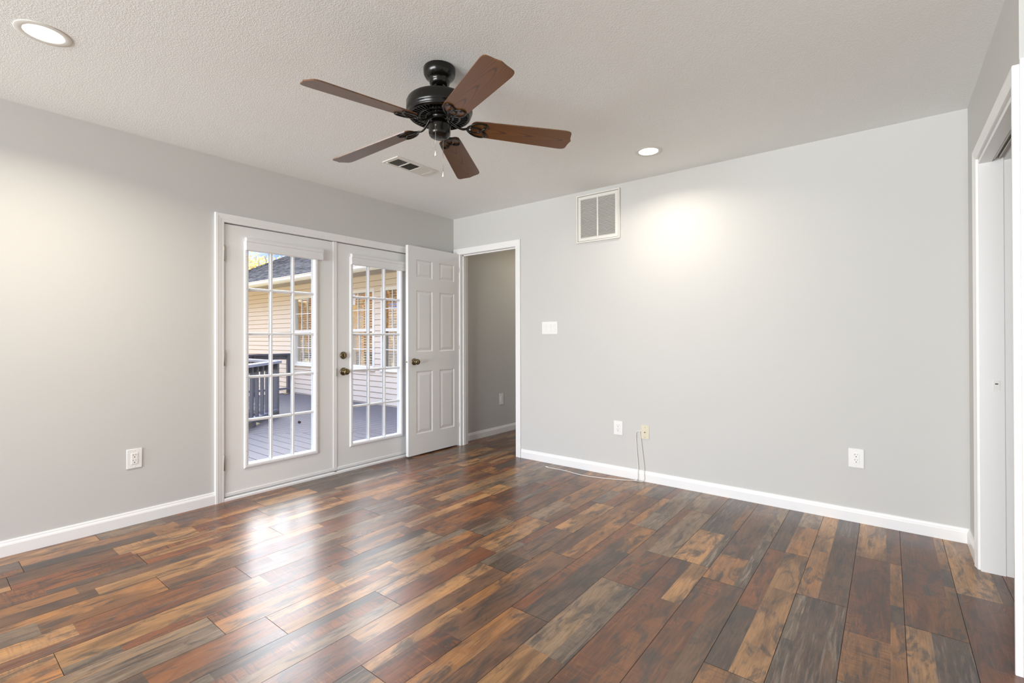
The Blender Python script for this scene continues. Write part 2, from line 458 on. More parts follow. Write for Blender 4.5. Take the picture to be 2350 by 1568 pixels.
def leaf_mat():
    m, b = principled('autumn_leaf', (0.6, 0.35, 0.08), 0.6)
    nt = m.node_tree; L = nt.links.new
    g = N(nt, 'ShaderNodeNewGeometry'); cr = N(nt, 'ShaderNodeValToRGB')
    e = cr.color_ramp.elements
    e[0].position = 0.0; e[0].color = (0.60, 0.27, 0.05, 1); e[1].position = 1.0; e[1].color = (0.95, 0.78, 0.34, 1)
    x = e.new(0.5); x.color = (0.90, 0.58, 0.15, 1)
    L(g.outputs['Random Per Island'], cr.inputs[0]); L(cr.outputs[0], b.inputs['Base Color'])
    tr = N(nt, 'ShaderNodeBsdfTranslucent'); L(cr.outputs[0], tr.inputs[0])
    mx = N(nt, 'ShaderNodeMixShader'); mx.inputs[0].default_value = 0.5
    out = nt.nodes['Material Output']
    L(b.outputs[0], mx.inputs[1]); L(tr.outputs[0], mx.inputs[2]); L(mx.outputs[0], out.inputs[0])
    return m
M['leaf'] = leaf_mat()

# ------------------------------------------------------------------ room shell
H = 2.44
W = 4.063
HALL_END = 1.42
DOOR_H = 2.06            # interior opening head
FX0, FX1, FH = -2.287, -0.546, 1.985     # french opening (y range, head)
PX0, PX1, PH = -1.29, -0.383, 2.032      # pocket opening in the right wall
DX0, DX1 = 0.100, 0.852                  # interior doorway in the back wall

struct(MB().box(-0.15, 0, -7.2, FX0, 0, H).box(-0.15, 0, FX1, HALL_END + 0.1, 0, H).box(-0.15, 0, FX0, FX1, FH, H), 'wall_left', M['wall'])
struct(MB().box(0, DX0 - 0.02, 0, 0.115, 0, H).box(DX1 + 0.01, W + 0.9, 0, 0.115, 0, H).box(DX0 - 0.02, DX1 + 0.01, 0, 0.115, DOOR_H, H), 'wall_back', M['wall'])
struct(MB().box(W, W + 0.12, PX1, 0, 0, H).box(W, W + 0.12, -1.336, PX0, 0, H).box(W, W + 0.12, PX0, PX1, PH, H), 'wall_right', M['wall'])
struct(MB().box(W + 0.12, 7.0, -1.336, -1.21, 0, H), 'wall_right_return', M['wall'])
struct(MB().box(W + 0.9, W + 1.0, -1.21, 0.115, 0, H), 'wall_closet', M['wall'])
struct(MB().box(0, 2.2, HALL_END, HALL_END + 0.1, 0, H).box(1.95, 2.2, 0.115, HALL_END, 0, H), 'wall_hall_end', M['wall'])
struct(MB().box(-0.15, 7.0, -7.2, HALL_END + 0.1, H, H + 0.12), 'ceiling', M['ceiling'])

# floor: boards 0.19 m wide running along y, each board printed with narrower strips
def build_floor():
    rnd = random.Random(11)
    bm = bmesh.new()
    tone = bm.loops.layers.float_color.new('tone'); seed = bm.loops.layers.float_color.new('seed')
    P = [((0.350, 0.165, 0.062), 3), ((0.240, 0.092, 0.034), 3), ((0.160, 0.080, 0.042), 2.4), ((0.100, 0.062, 0.042), 1.0),
         ((0.280, 0.185, 0.110), 1.8), ((0.44, 0.240, 0.105), 2.4), ((0.190, 0.066, 0.026), 2.4), ((0.180, 0.130, 0.090), 1.4)]
    joints = {18: -0.57, 17: -1.192, 20: -0.745, 19: -1.95, 15: -1.30, 16: -0.754, 14: -1.185, 8: -2.758, 9: -2.355,
              6: -2.18, 3: -2.305, 5: -2.65, 1: -2.214, 7: -2.909, 4: -2.93, 2: -2.915, 10: -1.85, 11: -1.52, 12: -0.9, 13: -1.6}
    LEN = 1.167
    # strips seen in the right foreground: board -> sections between joints -> (from, to, [(lower end, tone, saw, grey)...])
    T = {20: [(0.0, 0.78, [(-0.745, 5, 0.2, 0.2), (-1.912, 6, 0.7, 0.0)]), (0.78, 1, [(-0.745, 2, 0, 0.2), (-1.912, 6, 0.5, 0.0)])],
         19: [(0.0, 0.79, [(-0.855, 6, 1.0, 0.0), (-1.20, 1, 0.7, 0.0)]), (0.79, 1, [(-0.49, 0, 0, 0), (-0.70, 3, 0, 0), (-1.20, 0, 0, 0)]),
              (0.0, 0.42, [(-1.2001, 5, 0, 0.1), (-2.367, 5, 0.2, 0.35)]), (0.42, 1, [(-1.2001, 3, 0, 0.1), (-2.367, 3, 0.2, 0.35)])],
         18: [(0.0, 0.67, [(-0.57, 5, 0.1, 0.2)]), (0.67, 1, [(-0.57, 1, 0.1, 0.0)]),
              (0.0, 0.76, [(-0.5701, 6, 1, 0), (-1.39, 6, 1.0, 0.0), (-1.737, 0, 1.0, 0.0)]), (0.76, 1, [(-0.5701, 0, 0, 0), (-1.05, 0, 0, 0.0), (-1.21, 3, 0, 0.0), (-1.737, 0, 0, 0.0)])],
         17: [(0.0, 0.43, [(-0.63, 5, 0.0, 0.0), (-1.192, 0, 0.2, 0.4)]), (0.43, 1, [(-0.32, 3, 0.0, 0.4), (-1.192, 2, 0.3, 0.1)]),
              (0.0, 0.24, [(-1.1921, 7, 0, 0.9), (-1.59, 7, 0.0, 0.9), (-2.359, 7, 0.0, 0.6)]), (0.24, 1, [(-1.1921, 3, 0, 0.4), (-2.359, 3, 0.3, 0.5)])],
         16: [(0.0, 0.43, [(-0.754, 3, 0.2, 0.1)]), (0.43, 1, [(-0.30, 4, 0.0, 0.7), (-0.754, 0, 0.0, 0.5)]),
              (0.0, 0.43, [(-0.7541, 1, 0, 0), (-1.45, 1, 0.2, 0.0), (-1.921, 3, 0.0, 0.0)]), (0.43, 1, [(-0.7541, 5, 0, 0), (-1.20, 5, 0.0, 0.0), (-1.921, 5, 0.0, 0.1)])],
         15: [(0.0, 0.73, [(-0.98, 2, 0.0, 0.1), (-1.30, 0, 0.3, 0.2)]), (0.73, 1, [(-0.65, 4, 0.0, 0.4), (-1.30, 7, 0.0, 0.95)]),
              (0.0, 0.58, [(-1.3001, 1, 0, 0), (-1.70, 1, 0.8, 0.0), (-2.467, 6, 0.4, 0.0)]), (0.58, 1, [(-1.3001, 2, 0, 0), (-2.467, 2, 0.2, 0.1)])],
         14: [(0.0, 0.75, [(-0.72, 3, 0.4, 0.5), (-1.185, 5, 0.3, 0.1)]), (0.75, 1, [(-0.60, 0, 0.0, 0.0), (-1.185, 7, 0.0, 0.9)]),
              (0.0, 0.55, [(-1.1851, 1, 0, 0), (-2.352, 6, 0.6, 0.0)]), (0.55, 1, [(-1.1851, 5, 0, 0), (-1.61, 5, 0.0, 0.1), (-2.352, 1, 0.5, 0.0)])]}
    def pick(avoid=None):
        while True:
            r = rnd.uniform(0, sum(w for _, w in P))
            for i, (c, w) in enumerate(P):
                r -= w
                if r <= 0: break
            if i != avoid: return i
    def cell(x0, x1, y0, y1, i, sd, saw, grey, z=0.0):
        if y1 - y0 < 0.002 or x1 - x0 < 0.002: return
        vs = [bm.verts.new(p) for p in ((x0, y0, z), (x1, y0, z), (x1, y1, z), (x0, y1, z))]
        f = bm.faces.new(vs)
        c = P[i][0]; k = rnd.uniform(0.82, 1.2)
        for l in f.loops:
            l[tone] = (c[0] * k, c[1] * k, c[2] * k, 1); l[seed] = (sd, saw, grey, 1)
    YT, YB = HALL_END, -7.2
    XEND = W + 0.9
    for k in range(-1, 27):
        xa = 0.145 + 0.19 * k; xb = xa + 0.19
        xa_, xb_ = max(xa, 0.0), min(xb, XEND)
        if xb_ <= xa_: continue
        g = 0.0009
        done = 99.0
        if k in T:
            for f0, f1, parts in T[k]:
                top = -0.0 if abs(parts[0][0] * 1e4 - round(parts[0][0] * 1e3) * 10) < 0.5 else None
                ps = parts
                if top is None: top = parts[0][0]; ps = parts[1:]
                x0 = max(xa + 0.19 * f0 + (g if f0 == 0 else 0), xa_); x1 = min(xa + 0.19 * f1 - (g if f1 == 1 else 0), xb_)
                yt_ = top - (g if top < 0 else 0)
                for n_, (yb_, i, saw, grey) in enumerate(ps):
                    cell(x0, x1, yb_ + (g if n_ == len(ps) - 1 else 0), yt_, i, rnd.random(), saw, grey)
                    yt_ = yb_
                done = min(done, ps[-1][0])
        j = joints.get(k, rnd.uniform(-1.2, 0))
        y = j
        while y < YT + LEN: y += LEN
        bounds = []
        while y > YB - LEN: bounds.append(y); y -= LEN
        for yt, yb in zip(bounds[:-1], bounds[1:]):
            # lengthwise splits
            mode = rnd.random()
            if mode < 0.30: cuts = [0, 0.62, 1] if rnd.random() < 0.5 else [0, 0.36, 1]
            elif mode < 0.62: cuts = [0, 0.30, 1] if rnd.random() < 0.5 else [0, 0.7, 1]
            elif mode < 0.80: cuts = [0, 0.28, 0.64, 1]
            else: cuts = [0, 0.5, 1]
            for c0, c1 in zip(cuts[:-1], cuts[1:]):
                x0 = xa + 0.19 * c0 + (g if c0 == 0 else 0); x1 = xa + 0.19 * c1 - (g if c1 == 1 else 0)
                x0, x1 = max(x0, xa_), min(x1, xb_)
                ys = [yt - g]
                yy = yt
                while True:
                    yy -= rnd.uniform(0.32, 1.05)
                    if yy < yb + 0.14: break
                    ys.append(yy)
                ys.append(yb + g)
                prev = None
                for a, b2 in zip(ys[:-1], ys[1:]):
                    i = pick(prev); prev = i
                    saw = 1.0 if (i in (1, 6) and rnd.random() < 0.7) else (0.55 if rnd.random() < 0.3 else 0.0)
                    grey = 0.5 if i in (4, 7) else (0.35 if rnd.random() < 0.25 else 0.05)
                    a2, b3 = min(a, YT), max(b2, YB)
                    if k in T:
                        if a2 > 0: b3 = max(b3, 0.0)
                        elif a2 > done: a2 = min(a2, done - g)
                        if b3 >= a2: continue
                    cell(x0, x1, b3, a2, i, rnd.random(), saw, grey)
    me = bpy.data.meshes.new('floor'); bm.to_mesh(me); bm.free(); me.materials.append(M['floor'])
    o = bpy.data.objects.new('floor', me); COL.objects.link(o); o['kind'] = 'structure'
    u = MB().box(-0.0, XEND, YB, YT, -0.05, -0.002).build('underlay', M['subfloor'], o)
build_floor()

# baseboards
BBP = [(0, 0), (0.0145, 0), (0.0145, 0.058), (0.012, 0.066), (0.009, 0.070), (0.0075, 0.079), (0.005, 0.083), (0, 0.083)]
def baseboard(name, runs):
    mb = MB()
    for kind, fixed, a, b2, sgn in runs:
        if kind == 'y':   # runs along y on plane x=fixed, facing sgn
            mb.prism(BBP, a, b2, lambda u, v, w, F=fixed, s=sgn: (F + s * u, w, v))
        else:
            mb.prism(BBP, a, b2, lambda u, v, w, F=fixed, s=sgn: (w, F + s * u, v))
    return struct(mb, name, M['trim'])
baseboard('baseboard_left', [('y', 0, -7.2, FX0 - 0.060, 1), ('y', 0, FX1 + 0.060, -0.019, 1)])
baseboard('baseboard_hall', [('y', 0, 0.135, HALL_END, 1), ('x', HALL_END, 0.015, 1.95, -1)])
baseboard('baseboard_back', [('x', 0, DX1 + 0.068, W, -1)])
baseboard('baseboard_right', [('y', W, -0.325, -0.0145, -1)])

# casings: profile across the width (u: from opening outwards, v: thickness)
CAS = [(0, 0), (0, 0.010), (0.004, 0.0115), (0.018, 0.0125), (0.024, 0.0145), (0.034, 0.0155), (0.042, 0.018), (0.056, 0.018), (0.058, 0.016), (0.058, 0)]
def casing(name, to, wd, y0, y1, zt, z0=0.0, legs=(True, True), mat='trim'):
    """frame round an opening spanning y0..y1 up to zt; to(s, out, z) places a point; wd scales the width"""
    mb = MB()
    P = [(u * wd / 0.058, v) for u, v in CAS]
    bm = mb.bm
    rings = []
    if legs[0]: rings.append([(y0 - u, v, z0) for u, v in P])
    rings.append([(y0 - u, v, zt + u) for u, v in P])
    rings.append([(y1 + u, v, zt + u) for u, v in P])
    if legs[1]: rings.append([(y1 + u, v, z0) for u, v in P])
    R = [[bm.verts.new(to(s, o, z)) for s, o, z in ring] for ring in rings]
    n = len(P)
    for a, c in zip(R[:-1], R[1:]):
        for i in range(n):
            j = (i + 1) % n
            bm.faces.new((a[i], a[j], c[j], c[i]))
    bm.faces.new(R[0]); bm.faces.new(list(reversed(R[-1])))
    return struct(mb, name, M[mat])
casing('trim_1', lambda s, o, z: (o, s, z), 0.059, FX0, FX1, FH)
casing('trim_2', lambda s, o, z: (s, -o, z), 0.060, DX0 - 0.028 + 0.0, DX1 + 0.004, DOOR_H - 0.012)
casing('trim_3', lambda s, o, z: (W - o, s, z), 0.048, PX0 + 0.002, PX1 - 0.000, PH + 0.010)
# hall side casing
casing('trim_4', lambda s, o, z: (s, 0.115 + o, z), 0.060, DX0 - 0.028, DX1 + 0.004, DOOR_H - 0.012)
# jambs of the interior doorway, with stop
mb = MB()
mb.box(DX0 - 0.027, DX0 - 0.0, -0.001, 0.116, 0, DOOR_H).box(DX1 - 0.002, DX1 + 0.018, -0.001, 0.116, 0, DOOR_H)
mb.box(DX0 - 0.03, DX1 + 0.018, -0.001, 0.116, DOOR_H - 0.014, DOOR_H + 0.002)
mb.box(DX0, DX0 + 0.010, 0.040, 0.075, 0, DOOR_H - 0.014).box(DX1 - 0.012, DX1 - 0.002, 0.040, 0.075, 0, DOOR_H - 0.014)
mb.box(DX0, DX1, 0.040, 0.075, DOOR_H - 0.024, DOOR_H - 0.014)
struct(mb, 'trim_5', M['trim'])

# pocket opening jambs, split head with track
mb = MB()
jx = W - 0.001
mb.box(jx, W + 0.086, PX1 - 0.018, PX1 + 0.001, 0, PH)          # strike jamb
mb.box(W + 0.086, W + 0.122, PX1 - 0.012, PX1 + 0.001, 0, PH)
mb.box(jx, W + 0.046, PX0, PX1 - 0.018, PH - 0.018, PH + 0.001)  # head, room side
mb.box(W + 0.088, W + 0.122, PX0, PX1 - 0.012, PH - 0.018, PH + 0.001)
mb.box(jx, W + 0.040, PX0 - 0.001, PX0 + 0.016, 0, PH).box(W + 0.088, W + 0.122, PX0 - 0.001, PX0 + 0.016, 0, PH)
o = struct(mb, 'trim_6', M['trim'])
MB().box(W + 0.046, W + 0.088, PX0, PX1 - 0.018, PH + 0.002, PH + 0.03).build('track_recess', M['slot'], o)
MB().box(W + 0.050, W + 0.056, PX0, PX1 - 0.03, PH - 0.012, PH + 0.004).box(W + 0.066, W + 0.071, PX0, PX1 - 0.03, PH - 0.012, PH + 0.004).build('track_rail', M['nickel'], o)
t = MB(); t.box(W + 0.045, W + 0.070, PX1 - 0.0195, PX1 - 0.0175, 0.895, 0.945, 0.0005); t.box(W + 0.052, W + 0.063, PX1 - 0.0200, PX1 - 0.0193, 0.925, 0.930, mi=1)
t.build('strike_plate', [M['plate'], M['slot']], o)

# casing and edge on the outside corner to the right
mb = MB()
yc = -1.336
mb.box(W + 0.0, W + 0.022, yc - 0.012, yc, 0, 2.105, 0.002)
mb.prism([(0.0, 0), (0.0, 0.018), (0.016, 0.018), (0.024, 0.0155), (0.034, 0.0145), (0.040, 0.0125), (0.054, 0.0115), (0.058, 0.010), (0.058, 0)],
         0, 2.082, lambda u, v, w: (W + 0.024 + u, yc - v, w))
struct(mb, 'trim_7', M['trim'])
mb = MB(); mb.prism(BBP, W + 0.09, 7.0, lambda u, v, w: (w, yc - u, v)); struct(mb, 'baseboard_right_return', M['trim'])

# ------------------------------------------------------------------ knobs
def knob(parent, base, axis, mat, name='knob', short=False):
    """axis: unit vector away from the door"""
    a = Vector(axis).normalized(); u = a.orthogonal().normalized(); v = a.cross(u)
    fn = lambda x, y, z: Vector(base) + u * x + v * y + a * z
    mb = MB()
    k = 0.62 if short else 1.0
    prof = [(0, 0), (0.033, 0), (0.034, 0.003), (0.031, 0.008), (0.020, 0.011), (0.013, 0.013), (0.0115, 0.026), (0.013, 0.032), (0.020, 0.036),
            (0.0255, 0.042), (0.0275, 0.050), (0.026, 0.058), (0.021, 0.064), (0.012, 0.067), (0, 0.0675)]
    mb.lathe([(r, z * k) for r, z in prof], 28, fn)
    return mb.build(name, mat, parent)

# ------------------------------------------------------------------ french doors (in the wall plane x=0)
LEAF_T = 0.044
def lite_door(name, y0, y1, gy0, gy1, label_side):
    z0, z1 = 0.030, 1.976
    gz0, gz1 = 0.235, 1.840
    root = empty(name, (0, (y0 + y1) / 2, 0)); root['kind'] = 'structure'
    oy = (y0 + y1) / 2
    Y = lambda y: y - oy
    mb = MB()
    xf, xb = -0.004, -0.004 - LEAF_T
    hy0, hy1, hz0, hz1 = gy0 - 0.012, gy1 + 0.012, gz0 - 0.012, gz1 + 0.012
    mb.box(xb, xf, Y(y0), Y(hy0), z0, z1).box(xb, xf, Y(hy1), Y(y1), z0, z1)
    mb.box(xb, xf, Y(hy0), Y(hy1), z0, hz0).box(xb, xf, Y(hy0), Y(hy1), hz1, z1)
    mb.build('door_panel', M['door'], root)
    # lite frame, raised ring on both faces
    mb = MB()
    prof = [(0.000, -0.010), (0.000, 0.004), (0.006, 0.0105), (0.016, 0.0125), (0.026, 0.011), (0.031, 0.005), (0.032, -0.010)]
    for face, sg in ((xf, 1), (xb, -1)):
        rings = []
        for cy, cz, sy, sz in ((gy0, gz0, -1, -1), (gy1, gz0, 1, -1), (gy1, gz1, 1, 1), (gy0, gz1, -1, 1)):
            rings.append([mb.bm.verts.new((face + sg * v, Y(cy + sy * u), cz + sz * u)) for u, v in prof])
        for i in range(4):
            a, c = rings[i], rings[(i + 1) % 4]
            for k in range(len(prof) - 1):
                f = mb.bm.faces.new((a[k], a[k + 1], c[k + 1], c[k]))
    # inner reveal
    for yy, s in ((gy0, 1), (gy1, -1)):
        mb.box(xb + 0.004, xf + 0.003, Y(yy) - 0.001 * s, Y(yy) - 0.012 * s, gz0 - 0.01, gz1 + 0.01)
    for zz, s in ((gz0, 1), (gz1, -1)):
        mb.box(xb + 0.004, xf + 0.003, Y(gy0), Y(gy1), zz - 0.001 * s, zz - 0.012 * s)
    # screw plugs
    spots = [(gy0 - 0.017, z) for z in (0.33, 0.60, 0.87, 1.19, 1.52, 1.76)] + [(gy1 + 0.017, z) for z in (0.33, 0.60, 0.87, 1.19, 1.52, 1.76)] \
        + [(gy0 + (gy1 - gy0) * k, gz0 - 0.017) for k in (0.18, 0.5, 0.82)]
    for sy, szz in spots:
        mb.lathe([(0, 0.0125 + 0.0006), (0.0022, 0.0125 + 0.0006), (0.0022, 0.010)], 8, lambda x, y, z, a=sy, c=szz: (xf + z, Y(a) + x, c + y), mi=1)
    mb.build('lite_frame', [M['vinyl'], M['plug']], root)
    # muntins, one grid
    mb = MB()
    bar = [(-0.0105, 0), (-0.0105, 0.002), (-0.0065, 0.008), (0.0065, 0.008), (0.0105, 0.002), (0.0105, 0)]
    gx = xf - 0.012
    w3 = (gy1 - gy0) / 3
    for k in (1, 2):
        for gxx, sg in ((gx, 1), (gx - 0.020, -1)):
            mb.prism(bar, gz0, gz1, lambda u, v, w, c=gy0 + w3 * k, g=gxx, s=sg: (g + s * v, Y(c) + u, w))
    for z in (0.552, 0.871, 1.191, 1.522):
        for gxx, sg in ((gx, 1), (gx - 0.020, -1)):
            mb.prism(bar, gy0, gy1, lambda u, v, w, c=z, g=gxx, s=sg: (g + s * v * 0.93, Y(w), c + u))
    mb.build('muntin_grid', M['vinyl'], root)
    MB().box(gx - 0.012, gx - 0.008, Y(gy0) - 0.006, Y(gy1) + 0.006, gz0 - 0.006, gz1 + 0.006).build('glass', M['glass'], root)
    # shade cassette over the head of the glass
    s0, s1 = gy0 - 0.024, gy1 + 0.064
    hp = [(0.009, 1.806), (0.026, 1.806), (0.030, 1.812), (0.030, 1.838), (0.027, 1.842), (0.027, 1.866), (0.033, 1.871), (0.034, 1.888), (0.028, 1.897), (0.016, 1.900), (-0.004, 1.900), (-0.004, 1.806)]
    hp = [(u, v - 0.002) for u, v in hp]
    mb = MB(); mb.prism([(u + xf, v) for u, v in hp], Y(s0), Y(s1), lambda u, v, w: (u, w, v))
    mb.build('shade_headrail', M['vinyl'], root)
    # bottom sweep
    mb = MB(); mb.box(xf, xf + 0.006, Y(y0) + 0.002, Y(y1) - 0.002, 0.030, 0.052, 0.002).build('door_sweep', M['trim'], root)
    return root, Y, xf
dl, YL, xf = lite_door('door_1', FX0 + 0.004, -1.435, -2.119, -1.603, 'left')
dr, YR, xf = lite_door('door_2', -1.400, FX1 - 0.004, -1.244, -0.724, 'right')
# hinges on the left leaf
for z in (1.765, 1.020, 0.275):
    mb = MB()
    mb.lathe([(0, -0.057), (0.0045, -0.057), (0.0072, -0.052), (0.0072, 0.052), (0.0045, 0.057), (0, 0.057)], 12, lambda x, y, zz, c=z: (0.006 + x, YL(FX0 + 0.001) + y, c + zz))
    mb.box(-0.0035, -0.002, YL(FX0 + 0.004), YL(FX0 + 0.012), z - 0.05, z + 0.05)
    mb.build('hinge', M['nickel'], dl)
for z in (1.765, 1.020, 0.275):
    mb = MB()
    mb.lathe([(0, -0.057), (0.0045, -0.057), (0.0072, -0.052), (0.0072, 0.052), (0.0045, 0.057), (0, 0.057)], 12, lambda x, y, zz, c=z: (0.006 + x, YR(FX1 - 0.001) + y, c + zz))
    mb.build('hinge', M['nickel'], dr)
knob(dr, (xf, YR(-1.336), 0.868), (1, 0, 0), M['brass'])
mb = MB(); fn = lambda x, y, z: (xf + z, YR(-1.338) + x, 1.008 + y)
mb.lathe([(0, 0), (0.031, 0), (0.032, 0.004), (0.029, 0.012), (0.024, 0.014), (0, 0.014)], 28, fn)
mb.box(xf + 0.012, xf + 0.026, YR(-1.338) - 0.004, YR(-1.338) + 0.004, 0.992, 1.024, 0.002)
mb.build('deadbolt', M['brass'], dr)
# astragal between the leaves
mb = MB(); mb.box(-0.046, 0.002, -1.4345, -1.4005, 0.028, 1.980, 0.002)
o = struct(mb, 'trim_8', M['trim'])
MB().box(0.0015, 0.0035, -1.408, -1.4005, 0.83, 0.90, 0.0005).build('strike_plate', M['nickel'], o)
MB().box(-0.01, 0.008, -1.428, -1.405, 0.012, 0.024, 0.002).build('bolt_foot', M['nickel'], o)
# jambs and threshold
mb = MB()
mb.box(-0.15, 0.001, FX0 - 0.03, FX0, 0, FH + 0.0).box(-0.15, 0.001, FX1, FX1 + 0.03, 0, FH + 0.0).box(-0.15, 0.001, FX0 - 0.03, FX1 + 0.03, FH - 0.001, FH + 0.03)
mb.box(-0.062, -0.049, FX0, FX0 + 0.012, 0.02, FH).box(-0.062, -0.049, FX1 - 0.012, FX1, 0.02, FH).box(-0.062, -0.049, FX0, FX1, FH - 0.012, FH)
struct(mb, 'trim_9', M['trim'])
mb = MB(); mb.prism([(-0.16, -0.03), (0.012, -0.002), (0.012, 0.014), (0.006, 0.020), (-0.05, 0.026), (-0.16, 0.0)], FX0 + 0.001, FX1 - 0.001, lambda u, v, w: (u, w, v))
struct(mb, 'threshold', M['trim'])

# ------------------------------------------------------------------ six panel door, standing open
def panel_door():
    x0, x1 = 0.050, 0.085; y0, y1 = -0.697, 0.006; z0, z1 = 0.014, 2.053
    root = empty('door_3', (0.0675, 0.0, 0)); root['kind'] = 'structure'
    ox = 0.0675
    mb = MB()
    pans = [(-0.597, -0.384, 1.745, 1.925), (-0.289, -0.078, 1.745, 1.925), (-0.597, -0.384, 1.020, 1.623), (-0.289, -0.078, 1.020, 1.623),
            (-0.597, -0.384, 0.214, 0.830), (-0.289, -0.078, 0.214, 0.830)]
    # faces with moulded panels, built as a grid with holes filled by nested rings
    ysplit = sorted({y0, y1, -0.597, -0.384, -0.289, -0.078}); zsplit = sorted({z0, z1, 0.214, 0.830, 1.020, 1.623, 1.745, 1.925})
    def inpan(ya, yb, za, zb):
        for p in pans:
            if ya >= p[0] - 1e-6 and yb <= p[1] + 1e-6 and za >= p[2] - 1e-6 and zb <= p[3] + 1e-6: return True
        return False
    for X, s in ((x1, 1), (x0, -1)):
        for ya, yb in zip(ysplit[:-1], ysplit[1:]):
            for za, zb in zip(zsplit[:-1], zsplit[1:]):
                if not inpan(ya, yb, za, zb):
                    mb.quad([(X - ox, ya, za), (X - ox, yb, za), (X - ox, yb, zb), (X - ox, ya, zb)])
        for a, b2, c, d in pans:
            seq = [(0, 0), (0.006, -0.0035), (0.010, -0.0065), (0.018, -0.0065), (0.024, -0.005), (0.040, -0.0015), (0.043, -0.0012)]
            rings = []
            for ins, dep in seq:
                xx = X - ox + s * dep
                rings.append([mb.bm.verts.new(q) for q in ((xx, a + ins, c + ins), (xx, b2 - ins, c + ins), (xx, b2 - ins, d - ins), (xx, a + ins, d - ins))])
            for r0, r1 in zip(rings[:-1], rings[1:]):
                for k in range(4): mb.bm.faces.new((r0[k], r0[(k + 1) % 4], r1[(k + 1) % 4], r1[k]))
            mb.bm.faces.new(rings[-1])
    X0, X1 = x0 - ox, x1 - ox
    mb.quad([(X0, y0, z0), (X1, y0, z0), (X1, y0, z1), (X0, y0, z1)]); mb.quad([(X0, y1, z0), (X1, y1, z0), (X1, y1, z1), (X0, y1, z1)])
    mb.quad([(X0, y0, z1), (X1, y0, z1), (X1, y1, z1), (X0, y1, z1)]); mb.quad([(X0, y0, z0), (X1, y0, z0), (X1, y1, z0), (X0, y1, z0)])
    bmesh.ops.remove_doubles(mb.bm, verts=mb.bm.verts, dist=0.0002)
    mb.build('door_panel', M['door'], root)
    knob(root, (x1 - ox, -0.624, 0.925), (1, 0, 0), M['brass'])
    knob(root, (x0 - ox, -0.624, 0.925), (-1, 0, 0), M['brass'], short=True)
    # latch plate in the edge
    mb = MB(); mb.box(-0.0125, 0.0125, y0 - 0.0012, y0 + 0.0005, 0.897, 0.953, 0.001)
    mb.lathe([(0, 0), (0.006, 0), (0.006, 0.007), (0, 0.009)], 12, lambda x, y, z: (x, y0 - z, 0.925 + y), mi=1)
    mb.build('latch', [M['plate'], M['brass']], root)
    for z in (1.86, 1.03, 0.20):
        mb = MB()
        mb.lathe([(0, -0.045), (0.005, -0.045), (0.0055, 0.045), (0, 0.045)], 10, lambda x, y, zz, c=z: (x1 - ox + 0.003 + x, y1 - 0.002 + y, c + zz))
        mb.build('hinge', M['nickel'], root)
panel_door()

# ------------------------------------------------------------------ wall plates
def plate_root(name, loc, rz): return empty(name, loc, rz)
def outlet(loc, rz, w, h, label, group=None):
    """local frame: x along the wall, z up, -y out of the wall"""
    r = empty('wall_outlet', loc, rz)
    mb = MB(); mb.box(-w / 2, w / 2, -0.006, 0.0, -h / 2, h / 2, 0.0035, 2); mb.build('cover_plate', M['plate'], r)
    mb = MB(); mb.box(-0.0165, 0.0165, -0.0085, -0.001, -0.0335, 0.0335, 0.001)
    for cz in (0.0165, -0.0165):
        mb.box(-0.0078, -0.0054, -0.0088, -0.0084, cz + 0.0035, cz + 0.0105, mi=1)
        mb.box(0.0054, 0.0074, -0.0088, -0.0084, cz + 0.0045, cz + 0.0100, mi=1)
        mb.lathe([(0, 0.0002), (0.0028, 0.0002), (0.0028, -0.0003)], 12, lambda x, y, z, c=cz: (x, -0.0087 - z, c - 0.006 + y), mi=1)
    mb.build('receptacle', [M['plate'], M['slot']], r)
    for cz in (h / 2 - 0.012, -h / 2 + 0.012):
        mb = MB(); mb.lathe([(0, 0.0006), (0.003, 0.0005), (0.0032, 0)], 10, lambda x, y, z, c=cz: (x, -0.006 - z, c + y))
        mb.build('screw', M['plate'], r)
    tag(r, label, 'wall outlet', group)
    return r
RZL = pi / 2       # plates on wall_left: local -y -> +x
outlet((0, -2.799, 0.409), RZL, 0.080, 0.122, 'white duplex wall outlet low on the left wall beside the french doors')
outlet((1.932, 0, 0.402), 0, 0.080, 0.117, 'white duplex wall outlet just left of the cream cable plate')
outlet((3.546, 0, 0.398), 0, 0.080, 0.119, 'white duplex wall outlet on the far right end of the grey back wall')

r = empty('light_switch', (1.250, 0, 1.246), 0)
mb = MB(); mb.box(-0.086, 0.086, -0.006, 0, -0.0585, 0.0585, 0.0035, 2).build('cover_plate', M['plate'], r)
for cx in (-0.046, 0, 0.046):
    mb = MB(); mb.prism([(-0.0335, 0.0065), (-0.0335, 0.0095), (0.0, 0.0072), (0.0335, 0.0105), (0.0335, 0.0065)], cx - 0.0165, cx + 0.0165, lambda u, v, w: (w, -v, u))
    mb.build('rocker', M['plate'], r)
tag(r, 'white triple rocker light switch plate on the back wall right of the doorway', 'light switch')

r = empty('wall_plate', (0, 0.806, 0.411), RZL)
mb = MB(); mb.box(-0.040, 0.040, -0.006, 0, -0.068, 0.068, 0.0035, 2).build('cover_plate', M['plate'], r)
mb = MB(); mb.box(-0.0165, 0.0165, -0.009, -0.001, -0.0335, 0.0335, 0.001).build('insert', M['plate'], r)
tag(r, 'white wall plate low on the dim hallway wall seen through the doorway', 'wall plate')

